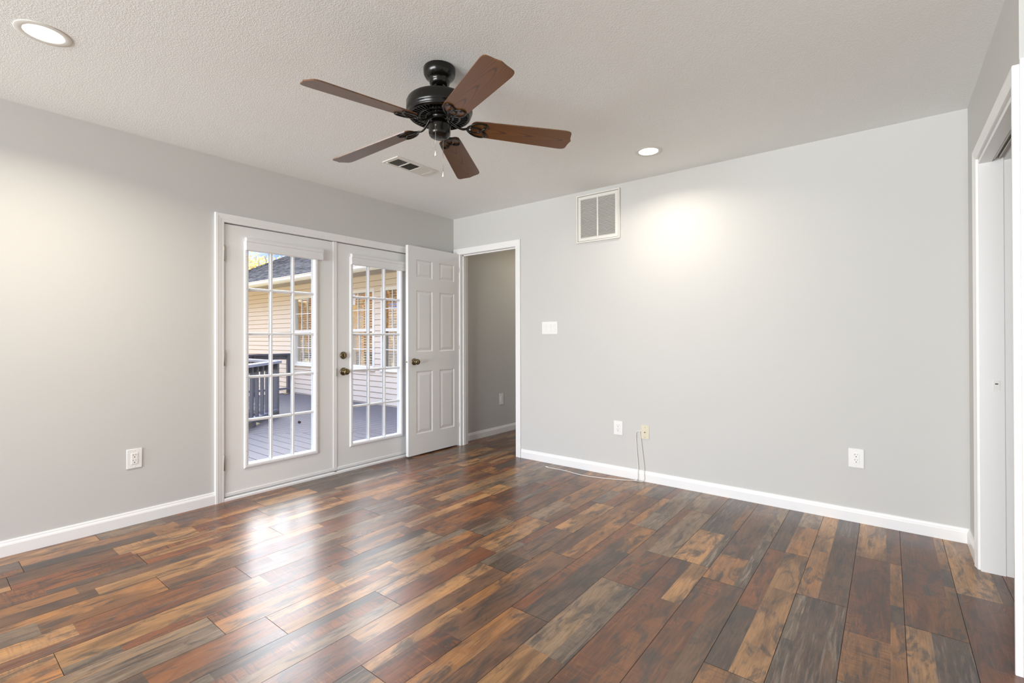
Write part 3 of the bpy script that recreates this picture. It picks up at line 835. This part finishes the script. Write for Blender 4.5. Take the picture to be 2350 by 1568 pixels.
r = empty('cable_wall_plate', (2.166, 0, 0.394), 0)
mb = MB(); mb.box(-0.035, 0.035, -0.0055, 0, -0.0555, 0.0555, 0.003, 2)
mb.build('cover_plate', M['cream'], r)
mb = MB(); mb.lathe([(0, 0), (0.0055, 0), (0.0055, 0.004), (0.0045, 0.004), (0.0045, 0.011), (0, 0.011)], 12, lambda x, y, z: (x, -0.0055 - z, y)); mb.build('connector', M['nickel'], r)
for cz in (0.040, -0.040):
    mb = MB(); mb.lathe([(0, 0.0012), (0.0028, 0.0008), (0.003, 0)], 10, lambda x, y, z, c=cz: (x, -0.0055 - z, c + y))
    mb.build('screw', M['nickel'], r)
tag(r, 'cream coaxial cable plate with a white cable, right of an outlet', 'cable plate')

def smooth_path(pts, n=8):
    P = [Vector(p) for p in pts]; out = []
    for i in range(len(P) - 1):
        p0 = P[max(i - 1, 0)]; p1 = P[i]; p2 = P[i + 1]; p3 = P[min(i + 2, len(P) - 1)]
        for k in range(n):
            t = k / n
            out.append(0.5 * ((2 * p1) + (-p0 + p2) * t + (2 * p0 - 5 * p1 + 4 * p2 - p3) * t * t + (-p0 + 3 * p1 - 3 * p2 + p3) * t ** 3))
    out.append(P[-1]); return out
mb = MB()
mb.tube(smooth_path([(2.138, -0.004, 0.398), (2.118, -0.009, 0.398), (2.096, -0.011, 0.385), (2.093, -0.010, 0.33), (2.098, -0.009, 0.254), (2.107, -0.012, 0.150),
                     (2.114, -0.024, 0.060), (2.112, -0.034, 0.012), (2.085, -0.05, 0.0042), (2.02, -0.088, 0.0036), (1.93, -0.122, 0.0036), (1.83, -0.152, 0.0036), (1.71, -0.172, 0.0036),
                     (1.62, -0.168, 0.0036), (1.53, -0.150, 0.0036), (1.45, -0.145, 0.0036), (1.36, -0.150, 0.0036), (1.325, -0.152, 0.0036)]), 0.0028, 8)
mb.tube(smooth_path([(2.124, -0.009, 0.397), (2.131, -0.012, 0.36), (2.142, -0.013, 0.27), (2.156, -0.016, 0.158), (2.166, -0.022, 0.06), (2.166, -0.034, 0.012), (2.130, -0.044, 0.0042), (2.09, -0.054, 0.0042)]), 0.0028, 8)
o = mb.build('coaxial_cable', M['cable'])
mb = MB(); mb.tube([(1.328, -0.152, 0.0055), (1.300, -0.149, 0.0055)], 0.0048, 10); mb.build('cable_plug', M['plate'], o)
tag(o, 'thin white cable hanging from the cream plate and trailing on the floor', 'cable')

# ------------------------------------------------------------------ return air grille on the back wall
def return_grille():
    r = empty('return_air_grille', (1.7525, 0, 2.195), 0)
    w, h = 0.412, 0.418
    mb = MB()
    fw = 0.012
    mb.box(-w / 2, w / 2, -0.020, 0, h / 2 - fw, h / 2, 0.0015).box(-w / 2, w / 2, -0.020, 0, -h / 2, -h / 2 + fw, 0.0015)
    mb.box(-w / 2, -w / 2 + fw, -0.020, 0, -h / 2 + fw, h / 2 - fw, 0.0015).box(w / 2 - fw, w / 2, -0.020, 0, -h / 2 + fw, h / 2 - fw, 0.0015)
    mb.build('outer_frame', M['grille'], r)
    mb = MB()
    a = w / 2 - fw - 0.003; bz = h / 2 - fw - 0.003; m = 0.027
    mb.box(-a, a, -0.016, -0.008, bz - m, bz, 0.001).box(-a, a, -0.016, -0.008, -bz, -bz + m, 0.001)
    mb.box(-a, -a + m, -0.016, -0.008, -bz + m, bz - m, 0.001).box(a - m, a, -0.016, -0.008, -bz + m, bz - m, 0.001)
    mb.box(-0.007, 0.007, -0.016, -0.008, -bz + m, bz - m, 0.001)
    mb.build('door_frame', M['grille'], r)
    mb = MB(); n = 28; z0, z1 = -bz + m, bz - m; st = (z1 - z0) / n
    for i in range(n):
        z = z0 + (i + 0.5) * st
        mb.prism([(-0.0142, z + 0.0032), (-0.0136, z + 0.0040), (-0.006, z - 0.0016), (-0.0066, z - 0.0024)], -a + m, a - m, lambda u, v, w: (w, u, v))
    mb.build('louvers', M['grille'], r)
    MB().box(-a, a, -0.0035, -0.0005, -bz, bz).build('duct_opening', M['duct'], r)
    tag(r, 'square white louvered return air grille high on the back wall', 'air grille')
return_grille()

# ------------------------------------------------------------------ ceiling register
def ceiling_register():
    cx, cy = 0.912, -1.350
    r = empty('ceiling_register', (cx, cy, H), 0)
    X, Y = 0.088, 0.195
    mb = MB()
    s = 0.004
    gx0, gx1 = -0.066, 0.056
    secs = [(-0.162, -0.066), (-0.056, 0.044), (0.056, 0.160)]
    zt, zb = -0.0005, -0.007
    mb.box(-X, gx0, -Y, Y, zb, zt, 0.002).box(gx1, X, -Y, Y, zb, zt, 0.002)
    yy = [-Y] + [v for q in secs for v in q] + [Y]
    for a, b2 in ((yy[0], yy[1]), (yy[2], yy[3]), (yy[4], yy[5]), (yy[6], yy[7])):
        mb.box(gx0 - 0.002, gx1 + 0.002, a, b2, zb, zt, 0.0015)
    mb.build('face_plate', M['grille'], r)
    # curved vanes
    for k, (a, b2) in enumerate(secs):
        mb = MB(); n = 9
        if k == 0:
            for i in range(n):
                x = gx0 + (gx1 - gx0) * (i + 0.5) / n
                mb.prism([(x + 0.0022, -0.0065), (x + 0.0032, -0.0068), (x - 0.0022, -0.0012), (x - 0.0030, -0.0008)], a, b2, lambda u, v, w: (u, w, v))
        elif k == 1:
            for i in range(n):
                x = gx0 + (gx1 - gx0) * (i + 0.5) / n
                mb.prism([(x + 0.0030, -0.0065), (x + 0.0036, -0.0068), (x - 0.0030, -0.0012), (x - 0.0036, -0.0008)], a, b2, lambda u, v, w: (u, w, v))
        else:
            for i in range(n):
                x = gx0 + (gx1 - gx0) * (i + 0.5) / n
                mb.prism([(x - 0.0074, -0.0066), (x - 0.0074, -0.0072), (x + 0.0072, -0.0030), (x + 0.0072, -0.0024)], a, b2, lambda u, v, w: (u, w, v))
        mb.build('vane_section', M['grille'], r)
    MB().box(gx0, gx1, -0.162, 0.160, -0.0012, -0.0004).build('duct_opening', M['duct'], r)
    mb = MB(); mb.box(-0.055, -0.049, -0.180, -0.170, -0.018, -0.006, 0.001); mb.build('damper_lever', M['grille'], r)
    mb = MB(); mb.lathe([(0, -0.0082), (0.003, -0.0078), (0.0034, -0.007)], 10, lambda x, y, z: (x + 0.045, y + 0.182, z)); mb.build('screw', M['nickel'], r)
    tag(r, 'rectangular white air register on the ceiling behind the fan', 'ceiling register')
ceiling_register()

# ------------------------------------------------------------------ recessed lights
def recessed_light(x, y, label, power):
    r = empty('recessed_light', (x, y, H), 0)
    mb = MB()
    mb.lathe([(0.0905, -0.0003), (0.0905, -0.0018), (0.088, -0.0030), (0.068, -0.0030), (0.0645, -0.0022), (0.0640, -0.0006)], 48)
    mb.build('trim_ring', M['grille'], r)
    mb = MB(); mb.lathe([(0.0640, -0.0018), (0.0560, -0.0012), (0, -0.0010)], 48); mb.build('lens', M['lens'], r)
    l = bpy.data.lights.new('downlight_beam', 'AREA'); l.shape = 'DISK'; l.size = 0.12; l.energy = power; l.color = (1.0, 0.90, 0.74); l.spread = radians(150)
    lo = bpy.data.objects.new('downlight_beam', l); COL.objects.link(lo); lo.parent = r; lo.location = (0, 0, -0.009)
    tag(r, label, 'ceiling light', 'recessed ceiling lights')
recessed_light(0.930, -3.330, 'round recessed ceiling light in the upper left, nearest the left wall', 21)
recessed_light(2.415, -0.520, 'round recessed ceiling light near the back wall, right of the air grille', 7)
# the hallway has its own downlight beyond the doorway
l = bpy.data.lights.new('hall_downlight', 'AREA'); l.shape = 'DISK'; l.size = 0.12; l.energy = 5.0; l.color = (1.0, 0.85, 0.64)
lo = bpy.data.objects.new('hall_downlight', l); COL.objects.link(lo); lo.location = (0.75, 1.15, H - 0.01)

# ------------------------------------------------------------------ ceiling fan
FCX, FCY = 2.0350, -2.1155
def ceiling_fan():
    root = empty('ceiling_fan', (FCX, FCY, H), 0)
    tag(root, 'dark bronze ceiling fan with five brown wooden blades and two pull chains', 'ceiling fan')
    ZC = lambda z: z - H
    Z = lambda z: z - H + 0.009
    B_ = M['bronze']
    mb = MB()
    mb.lathe([(0.0, ZC(2.4395)), (0.0745, ZC(2.4395)), (0.076, ZC(2.436)), (0.0755, ZC(2.420)), (0.073, ZC(2.407)), (0.066, ZC(2.395)), (0.056, ZC(2.387)), (0.050, ZC(2.383)),
              (0.0485, ZC(2.374)), (0.046, ZC(2.364)), (0.038, ZC(2.356)), (0.024, ZC(2.353)), (0.019, ZC(2.362)), (0.0, ZC(2.362))], 48)
    mb.build('canopy', B_, root)
    mb = MB(); mb.lathe([(0, Z(2.358)), (0.0135, Z(2.358)), (0.0135, Z(2.280)), (0, Z(2.280))], 20); mb.lathe([(0.0135, Z(2.295)), (0.021, Z(2.292)), (0.024, Z(2.281)), (0.0, Z(2.281))], 24)
    mb.build('downrod', B_, root)
    mb = MB()
    mb.lathe([(0, Z(2.282)), (0.100, Z(2.282)), (0.132, Z(2.280)), (0.146, Z(2.275)), (0.151, Z(2.270)), (0.1525, Z(2.264)), (0.1555, Z(2.259)), (0.156, Z(2.236)),
              (0.1565, Z(2.226)), (0.154, Z(2.218)), (0.148, Z(2.211)), (0.149, Z(2.206)), (0.146, Z(2.199)), (0.138, Z(2.196)), (0.133, Z(2.198)), (0.131, Z(2.208)),
              (0.060, Z(2.208)), (0.058, Z(2.200)), (0.0, Z(2.200))], 64)
    mb.build('motor_housing', B_, root)
    # vented plate: radial fins in two rings
    mb = MB()
    def fin(r0, r1, a, w):
        ca, sa = cos(a), sin(a)
        def fn(u, v, zz): return (u * ca - v * sa, u * sa + v * ca, zz)
        mb.prism([(r0, -w * 0.7), (r1, -w), (r1, w), (r0, w * 0.7)], Z(2.2085), Z(2.1985), fn)
    for k in range(44): fin(0.098, 0.132, 2 * pi * k / 44, 0.0030)
    for k in range(30): fin(0.066, 0.092, 2 * pi * (k + 0.5) / 30, 0.0026)
    mb.lathe([(0.091, Z(2.2085)), (0.091, Z(2.197)), (0.099, Z(2.197)), (0.099, Z(2.2085))], 64)
    mb.lathe([(0.058, Z(2.2085)), (0.058, Z(2.197)), (0.067, Z(2.197)), (0.067, Z(2.2085))], 48)
    mb.build('vent_plate', B_, root)
    mb = MB(); mb.lathe([(0, Z(2.203)), (0.050, Z(2.203)), (0.052, Z(2.198)), (0.050, Z(2.182)), (0.040, Z(2.178)), (0.026, Z(2.176)), (0.024, Z(2.160)), (0, Z(2.160))], 40)
    mb.build('flywheel', B_, root)
    mb = MB(); mb.lathe([(0, Z(2.166)), (0.047, Z(2.166)), (0.051, Z(2.163)), (0.0525, Z(2.158)), (0.0515, Z(2.154)), (0.0515, Z(2.124)), (0.050, Z(2.115)), (0.045, Z(2.107)), (0.036, Z(2.102)), (0, Z(2.101))], 48)
    mb.lathe([(0, Z(2.1005)), (0.0045, Z(2.1005)), (0.0045, Z(2.103))], 12, mi=1)
    mb.build('switch_housing', [B_, M['slot']], root)

    # blade (local x outwards, y across)
    half = [(0, 0.0), (0, 0.018), (0.003, 0.034), (0.01, 0.045), (0.022, 0.0525), (0.0675, 0.0560), (0.1825, 0.0600), (0.3225, 0.0650), (0.4425, 0.0690), (0.4625, 0.0688),
            (0.4765, 0.0665), (0.486, 0.0600), (0.4895, 0.050), (0.49, 0.040), (0.4915, 0.028), (0.495, 0.015), (0.501, 0.0)]
    outline = half + [(x, -y) for x, y in reversed(half[1:-1])]
    def blade_mesh():
        mb = MB(); t = 0.0055
        mb.prism(outline, -t / 2, t / 2, lambda u, v, w: (u, v, w))
        me_bm = mb.bm
        es = [e for e in me_bm.edges if abs(e.verts[0].co.z - e.verts[1].co.z) < 1e-6]
        bmesh.ops.bevel(me_bm, geom=es, offset=0.0012, segments=2, affect='EDGES')
        return mb
    # blade iron: heart-shaped loop with an inner oval, and a stem to the hub (in the blade frame, under the blade)
    def iron_mesh():
        mb = MB(); zz = -0.0065
        heart = [(-0.020, 0.0), (-0.012, 0.016), (0.002, 0.031), (0.022, 0.044), (0.046, 0.0495), (0.066, 0.046), (0.076, 0.034), (0.072, 0.020), (0.060, 0.009), (0.050, 0.0)]
        up = smooth_path([(x, y, zz) for x, y in heart], 4); dn = [Vector((v.x, -v.y, v.z)) for v in up]
        mb.tube(up, 0.0042, 8, flat=0.8); mb.tube(dn, 0.0042, 8, flat=0.8)
        oval = [(0.018 + 0.030 * cos(t), 0.0175 * sin(t), zz - 0.001) for t in [2 * pi * k / 24 for k in range(24)]]
        mb.tube(oval, 0.0040, 8, closed=True, flat=0.8)
        for sy in (1, -1):
            mb.lathe([(0, 0), (0.0045, 0), (0.0040, -0.002), (0, -0.003)], 10, lambda x, y, z, s=sy: (x + 0.062, y + s * 0.024, zz + z))
        stem = smooth_path([(-0.020, 0, zz), (-0.040, 0, zz - 0.004), (-0.060, 0, zz + 0.002), (-0.085, 0, zz + 0.018), (-0.105, 0, zz + 0.032), (-0.128, 0, zz + 0.036)], 4)
        n = len(stem)
        mb.tube(stem, [0.0065 + 0.006 * abs(k / (n - 1) - 0.25) for k in range(n)], 10, flat=0.62)
        return mb
    dz = [0.0027, 0.0135, 0.0106, 0.0060, -0.0329]
    r0, r1, zroot, ztip = 0.1475, 0.6485, 2.158, 2.1225
    blade0 = blade_mesh().build('blade', M['blade'], root)
    iron0 = iron_mesh().build('blade_iron', B_, root)
    for k in range(5):
        a = radians(264.59 + 72 * k)
        slope = math.atan2(ztip + dz[k] - zroot, r1 - r0)
        Rm = Matrix.Rotation(a, 4, 'Z') @ Matrix.Rotation(-slope, 4, 'Y') @ Matrix.Rotation(radians(-13), 4, 'X')
        Tm = Matrix.Translation((r0 * cos(a), r0 * sin(a), Z(zroot)))
        bl, ir = (blade0, iron0) if k == 0 else (blade0.copy(), iron0.copy())
        if k: COL.objects.link(bl); COL.objects.link(ir); bl.parent = root; ir.parent = root
        bl.matrix_local = Tm @ Rm
        ir.matrix_local = Tm @ Matrix.Rotation(a, 4, 'Z') @ Matrix.Rotation(-slope, 4, 'Y') @ Matrix.Rotation(radians(-13), 4, 'X')
    # pull chains hanging from the switch housing, with clear fobs
    # local directions towards the camera and to its right
    cd = Vector((3.709 - FCX, -3.689 - FCY, 0)).normalized(); cr_ = Vector((-cd.y, cd.x, 0))
    for side, fwd, zt, zb in ((-0.019, 0.050, 2.140, 2.021), (0.0165, -0.050, 2.112, 1.958)):
        p = cd * fwd + cr_ * side
        mb = MB()
        mb.tube([(p.x, p.y, Z(zt)), (p.x, p.y, Z(zb))], 0.0011, 6)
        n = int((zt - zb) / 0.004)
        for i in range(n):
            zc = Z(zt) - (i + 0.5) * 0.004
            mb.lathe([(0, 0.0016), (0.0013, 0.0008), (0.0016, 0), (0.0013, -0.0008), (0, -0.0016)], 6, lambda x, y, z, c=zc, q=p: (q.x + x, q.y + y, c + z))
        mb.tube([(p.x - cd.x * 0.006 * (1 if fwd > 0 else -1), p.y - cd.y * 0.006 * (1 if fwd > 0 else -1), Z(zt) + 0.002), (p.x, p.y, Z(zt) + 0.0005)], 0.0035, 8)
        ch = mb.build('pull_chain', M['chain'], root)
        mb = MB()
        mb.lathe([(0, 0.0), (0.0018, -0.001), (0.0022, -0.006), (0.0035, -0.010), (0.0050, -0.020), (0.0054, -0.024), (0.0030, -0.0255), (0, -0.026)], 16, lambda x, y, z, q=p: (q.x + x, q.y + y, Z(zb) + z))
        fb = mb.build('fob', M['fob'], ch)
ceiling_fan()

# ------------------------------------------------------------------ outside: deck
ZD = -0.03
def build_deck():
    mb = MB(); g = 0.007; BW = 0.137; th = 0.028
    def board(poly):
        mb.prism(poly, ZD - th, ZD, lambda u, v, w: (u, v, w))
    # boards along x near the door
    k = 0
    y = -0.876 + BW * 17
    while y > -3.3:
        ya, yb = y - BW + g / 2, y - g / 2
        if yb < 1.52:
            def xl(v): return max(v - 1.47 + 0.004, -3.80 - v)
            xa, xb = xl(ya), xl(yb)
            if xa < -0.17 and xb < -0.17:
                board([(xa, ya), (-0.155, ya), (-0.155, yb), (xb, yb)])
        y -= BW
    x = -2.33 + BW * 15
    while x > -6.50:
        x0, x1 = x - BW + g / 2, x - g / 2
        def yl(v): return max(v + 1.47 + 0.004, (-3.80 - v) if v > -3.62 else -0.20)
        if yl(x1) < 1.50 and yl(x0) < 1.50 and x1 < -0.155:
            board([(x0, yl(x0)), (x1, yl(x1)), (x1, 1.505), (x0, 1.505)])
        x -= BW
    o = struct(mb, 'deck_floor', M['deck'])
    MB().prism([(-6.50, -0.2), (-3.60, -0.2), (-0.5, -3.3), (-0.155, -3.3), (-0.155, 1.505), (-6.50, 1.505)], ZD - 0.16, ZD - 0.029, lambda u, v, w: (u, v, w)).build('joist_frame', M['deck_gap'], o)
build_deck()

def railing(name, A, Bp, zcap, zrail, label, spacing=0.172, cap='rail_cap', pstart=True, pend=True, capw=0.075, group=None):
    A = Vector((*A, 0)); Bp = Vector((*Bp, 0)); d = (Bp - A); Ln = d.length; d.normalize(); n = Vector((-d.y, d.x, 0))
    root = empty(name, (A.x, A.y, ZD))
    def fn(u, v, z): # along, across, z
        q = d * u + n * v
        return (q.x, q.y, z)
    def bar(mb, u0, u1, v0, v1, z0, z1):
        mb.prism([(u0, v0), (u1, v0), (u1, v1), (u0, v1)], z0, z1, lambda u, v, w: fn(u, v, w))
    zc = zcap - ZD
    mb = MB(); bar(mb, -0.03, Ln + 0.03, -capw, capw, zc - 0.035, zc); mb.build('top_cap', M[cap], root)
    mb = MB(); bar(mb, 0, Ln, -0.045, -0.0195, zc - 0.125, zc - 0.0355); mb.build('upper_rail', M['rail'], root)
    zr = zrail - ZD
    mb = MB(); bar(mb, 0.0, Ln, -0.05, 0.05, zr - 0.035, zr); mb.build('lower_rail', M['rail_low'], root)
    k = int(Ln / spacing)
    for i in range(1, k):
        u = i * Ln / k
        mb = MB(); bar(mb, u - 0.019, u + 0.019, -0.019, 0.019, zr + 0.0005, zc - 0.0355); mb.build('baluster', M['rail'], root)
    for flag, u in ((pstart, 0), (pend, Ln)):
        if flag:
            mb = MB(); bar(mb, u - 0.036, u + 0.036, -0.036, 0.036, 0.0, zc - 0.036); mb.build('post', M['rail'], root)
    i = 0
    mb = MB(); bar(mb, Ln * 0.48, Ln * 0.48 + 0.09, -0.045, 0.045, 0.0, zr - 0.0355); mb.build('support_block', M['rail'], root)
    tag(root, label, 'railing', group)
    return root
railing('deck_railing', (-3.60, -0.20), (-2.36, -1.44), 0.812, 0.085, 'slate grey deck railing with a pale cap, nearest to the glass doors')
railing('deck_railing', (-3.76, -0.165), (-6.30, -0.165), 0.812, 0.085, 'slate grey deck railing behind the nearest one, running away to the left')
railing('deck_railing', (-6.44, 1.43), (-6.44, 0.02), 0.826, 0.09, 'dark railing at the far edge of the deck against the tan siding', spacing=0.30, cap='rail', capw=0.05)

# small things lying on the deck
mb = MB()
rnd = random.Random(5)
bmesh.ops.create_icosphere(mb.bm, subdivisions=2, radius=0.019)
for v in mb.bm.verts: v.co *= rnd.uniform(0.8, 1.15)
mb2 = mb.build('seed_ball', principled('dry_seed_ball', (0.05, 0.018, 0.012), 0.8)[0]); mb2.location = (-2.734, -0.289, ZD + 0.018)
tag(mb2, 'small dark seed ball lying on the grey deck', 'seed ball')
def leaf(loc, rz, size, label, col):
    mb = MB(); pts = []
    for k in range(20):
        t = 2 * pi * k / 20
        rr = size * (0.62 + 0.38 * abs(cos(2.5 * t)))
        pts.append((rr * cos(t), rr * 0.8 * sin(t)))
    mb.prism(pts, 0.0, 0.0015, lambda u, v, w: (u, v, w + 0.9 * (u * u + v * v) / size * 0.4))
    o = mb.build('fallen_leaf', principled('dry_leaf', col, 0.7)[0]); o.location = loc; o.rotation_euler = (0, 0, rz)
    tag(o, label, 'leaf')
leaf((-2.70, -0.705, ZD + 0.001), 0.4, 0.035, 'curled tan fallen leaf on the deck near the railing post', (0.60, 0.42, 0.28))
leaf((-6.30, 1.30, ZD + 0.001), 1.1, 0.06, 'yellow fallen leaf at the foot of the far dark railing', (0.75, 0.50, 0.12))

struct(MB().box(-40, -0.16, -25, 30, -0.95, -0.75), 'ground', M['lawn'])

# ------------------------------------------------------------------ neighbouring house wing
HY = 1.525
def window_unit(parent, x0, x1):
    """frame outer from the trim; glass x0..x1"""
    z0, zm0, zm1, z1 = 0.625, 1.270, 1.322, 1.985
    mb = MB()
    t = 0.062
    for a, b2, c, d in ((x0 - t, x1 + t, z1, z1 + t), (x0 - t, x1 + t, z0 - 0.045, z0), (x0 - t, x0, z0, z1), (x1, x1 + t, z0, z1)):
        mb.box(a, b2, HY - 0.028, HY + 0.05, c, d, 0.003)
    mb.box(x0 - t - 0.01, x1 + t + 0.01, HY - 0.05, HY, z0 - 0.062, z0 - 0.040, 0.003)
    w = mb.build('window', M['house_vinyl'], parent)
    cw = (x1 - x0) / 3
    # upper sash, nearer the outside
    mb = MB(); yu = HY - 0.008
    mb.box(x0, x1, yu - 0.012, yu + 0.03, zm0, zm1, 0.002)
    for k in (1, 2): mb.box(x0 + cw * k - 0.009, x0 + cw * k + 0.009, yu + 0.006, yu + 0.018, zm1, z1)
    mb.box(x0, x1, yu + 0.0055, yu + 0.0185, 1.660, 1.678)
    mb.build('upper_sash', M['house_vinyl'], w)
    mb = MB(); yl = HY + 0.022
    for k in (1, 2): mb.box(x0 + cw * k - 0.009, x0 + cw * k + 0.009, yl + 0.006, yl + 0.018, z0, zm0)
    mb.box(x0, x1, yl + 0.0055, yl + 0.0185, 0.940, 0.958)
    mb.box(x0, x1, yl, yl + 0.03, z0, z0 + 0.025)
    mb.build('lower_sash', M['house_vinyl'], w)
    MB().box(x0, x1, yu + 0.020, yu + 0.023, zm1, z1).build('upper_pane', M['house_glass'], w)
    MB().box(x0, x1, yl + 0.020, yl + 0.023, z0 + 0.02, zm0 + 0.01).build('lower_pane', M['house_glass'], w)
    mb = MB(); z = z0 + 0.04
    while z < z1:
        mb.prism([(0.085, z - 0.012), (0.087, z - 0.012), (0.118, z + 0.016), (0.116, z + 0.016)], x0 + 0.005, x1 - 0.005, lambda u, v, w_: (w_, HY + u, v))
        z += 0.048
    mb.build('blind', M['blind'], w)
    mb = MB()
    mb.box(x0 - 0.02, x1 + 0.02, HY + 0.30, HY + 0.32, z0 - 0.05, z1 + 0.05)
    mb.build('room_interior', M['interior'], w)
    return w

def house():
    root = empty('neighboring_house', (-5.5, HY, -0.75))
    root.location = (0, 0, 0)
    tag(root, 'tan sided house wing with grey shingle roof and white gridded windows beyond the deck', 'house')
    wins = [(-6.31, -5.61), (-4.272, -3.568), (-3.262, -2.558)]
    X0, X1 = -10.75, -0.152
    sp = 0.0997; base = 1.484 - sp * 23
    mb = MB()
    z = base
    while z < 2.283:
        zt = min(z + sp, 2.284)
        cuts = []
        for a, b2 in wins:
            if z + sp / 2 > 0.570 and z < 2.040: cuts.append((a - 0.055, b2 + 0.055))
        xs = X0; segs = []
        for a, b2 in cuts: segs.append((xs, a)); xs = b2
        segs.append((xs, X1))
        for a, b2 in segs:
            # lap profile: sloping face with a butt edge
            mb.prism([(0.03, z), (-0.022, z), (-0.023, z + 0.004), (-0.012, zt - 0.008), (0.014, zt - 0.008), (0.014, zt + 0.001), (0.03, zt + 0.001)], a, b2, lambda u, v, w: (w, HY + u + 0.0, v))
        for a, b2 in wins:      # cut pieces under the sill and over the head
            for lo, hi_ in ((z, 0.566), (2.045, zt)):
                if cuts and lo < hi_ and hi_ <= zt and lo >= z:
                    mb.prism([(0.03, lo), (-0.020, lo), (-0.014, hi_ - 0.004), (0.014, hi_), (0.03, hi_)], a - 0.0545, b2 + 0.0545, lambda u, v, w: (w, HY + u, v))
        z += sp
    mb.build('siding', M['siding'], root)
    for a, b2 in wins: window_unit(root, a, b2)
    # end wall and solid core behind the windows (kept open as rooms)
    MB().box(X0 - 0.001, X0 + 0.05, HY + 0.03, HY + 7.5, -0.75, 2.28).build('gable_wall', M['siding'], root)
    mb = MB(); mb.box(X0 - 0.30, X1, HY - 0.495, HY + 0.05, 2.284, 2.296); mb.build('soffit', M['soffit'], root)
    mb = MB(); mb.box(X0 - 0.30, X1, HY - 0.515, HY - 0.496, 2.262, 2.345)
    mb.build('fascia', M['house_trim'], root)
    mb = MB()
    mb.prism([(-0.516, 2.278), (-0.570, 2.270), (-0.600, 2.300), (-0.605, 2.352), (-0.615, 2.356), (-0.612, 2.364), (-0.598, 2.360), (-0.592, 2.305), (-0.565, 2.282), (-0.516, 2.288)], X0 - 0.30, X1, lambda u, v, w: (w, HY + u, v))
    mb.build('gutter', M['house_trim'], root)
    # shingle roof in overlapping courses, 6 in 12 pitch
    mb = MB(); c = 0.145; y = HY - 0.56; zz = 2.345; n = 40; s = 0.5
    nx = 1 / math.hypot(1, s)
    for i in range(n):
        y0, y1 = y + i * c * nx, y + (i + 1) * c * nx + 0.01
        z0, z1 = zz + (y0 - y) * s, zz + (y1 - y) * s
        mb.prism([(y0, z0), (y0, z0 + 0.026), (y1, z1 + 0.002), (y1, z1 - 0.02), (y0 + 0.02, z0 - 0.02)], X0 - 0.32, X1, lambda u, v, w: (w, u, v))
    mb.build('shingle_roof', M['shingle'], root)
    ye = y + n * c * nx; ze = zz + (ye - y) * s
    MB().prism([(y, zz - 0.02), (ye, ze - 0.02), (ye, ze - 0.10), (y, zz - 0.09)], X0 - 0.325, X0 - 0.30, lambda u, v, w: (w, u, v)).build('rake_board', M['house_trim'], root)
    MB().box(X0 - 0.32, X1, ye, ye + 0.05, 2.3, ze).build('ridge_core', M['shingle'], root)
house()

# ------------------------------------------------------------------ trees
def tree(x, y, h, rad, nleaf, seedv, label, zbase=-0.76, lsize=0.10, zlow=0.35):
    rnd = random.Random(seedv)
    root = empty('autumn_tree', (x, y, zbase))
    mb = MB()
    tips = []
    def limb(p, d, ln, r, lev):
        pts = [p]; q = p.copy(); dd = d.copy()
        for i in range(4):
            dd = (dd + Vector((rnd.uniform(-.25, .25), rnd.uniform(-.25, .25), rnd.uniform(-.05, .2)))).normalized()
            q = q + dd * ln / 4; pts.append(q.copy())
        mb.tube(pts, [r * (1 - 0.14 * i) for i in range(5)], 6)
        tips.append(q)
        if lev > 0:
            for i in range(4 if lev > 1 else 3):
                b_ = pts[rnd.randint(1, 4)]
                a = rnd.uniform(0, 2 * pi)
                nd = (dd * 0.5 + Vector((cos(a), sin(a), rnd.uniform(0.2, 0.8)))).normalized()
                limb(b_, nd, ln * 0.62, r * 0.5, lev - 1)
    limb(Vector((0, 0, 0)), Vector((0, 0, 1)), h * 0.55, 0.16, 3)
    mb.build('trunk', M['bark'], root)
    mb = MB()
    for i in range(nleaf):
        c = rnd.choice(tips); p = c + Vector((rnd.gauss(0, rad * .26), rnd.gauss(0, rad * .26), rnd.gauss(0, rad * .24)))
        if p.z < zlow * h or p.z > h: continue
        a = Vector((rnd.uniform(-1, 1), rnd.uniform(-1, 1), rnd.uniform(-1, 1))).normalized(); u = a.orthogonal().normalized(); v = a.cross(u)
        s = lsize * rnd.uniform(0.6, 1.3)
        mb.quad([p - u * s, p - v * s * 0.6, p + u * s, p + v * s * 0.6])
    mb.build('foliage', M['leaf'], root, normals=False)
    tag(root, label, 'tree')
tree(-20.5, 7.3, 6.0, 2.6, 8000, 3, 'orange and yellow leaved tree against the sky behind the shingle roof', lsize=0.055)
tree(-21.5, -5.4, 5.6, 3.2, 15000, 8, 'golden autumn tree farthest from the deck, mirrored in the leftmost house window', lsize=0.11, zlow=0.06)
tree(-12.4, -6.0, 5.4, 3.2, 15000, 21, 'golden autumn tree beside the deck, mirrored in the two right house windows', lsize=0.11, zlow=0.06)
tree(-17.5, -15.5, 6.4, 3.6, 15000, 33, 'golden autumn tree standing behind the other two mirrored trees', lsize=0.12, zlow=0.06)
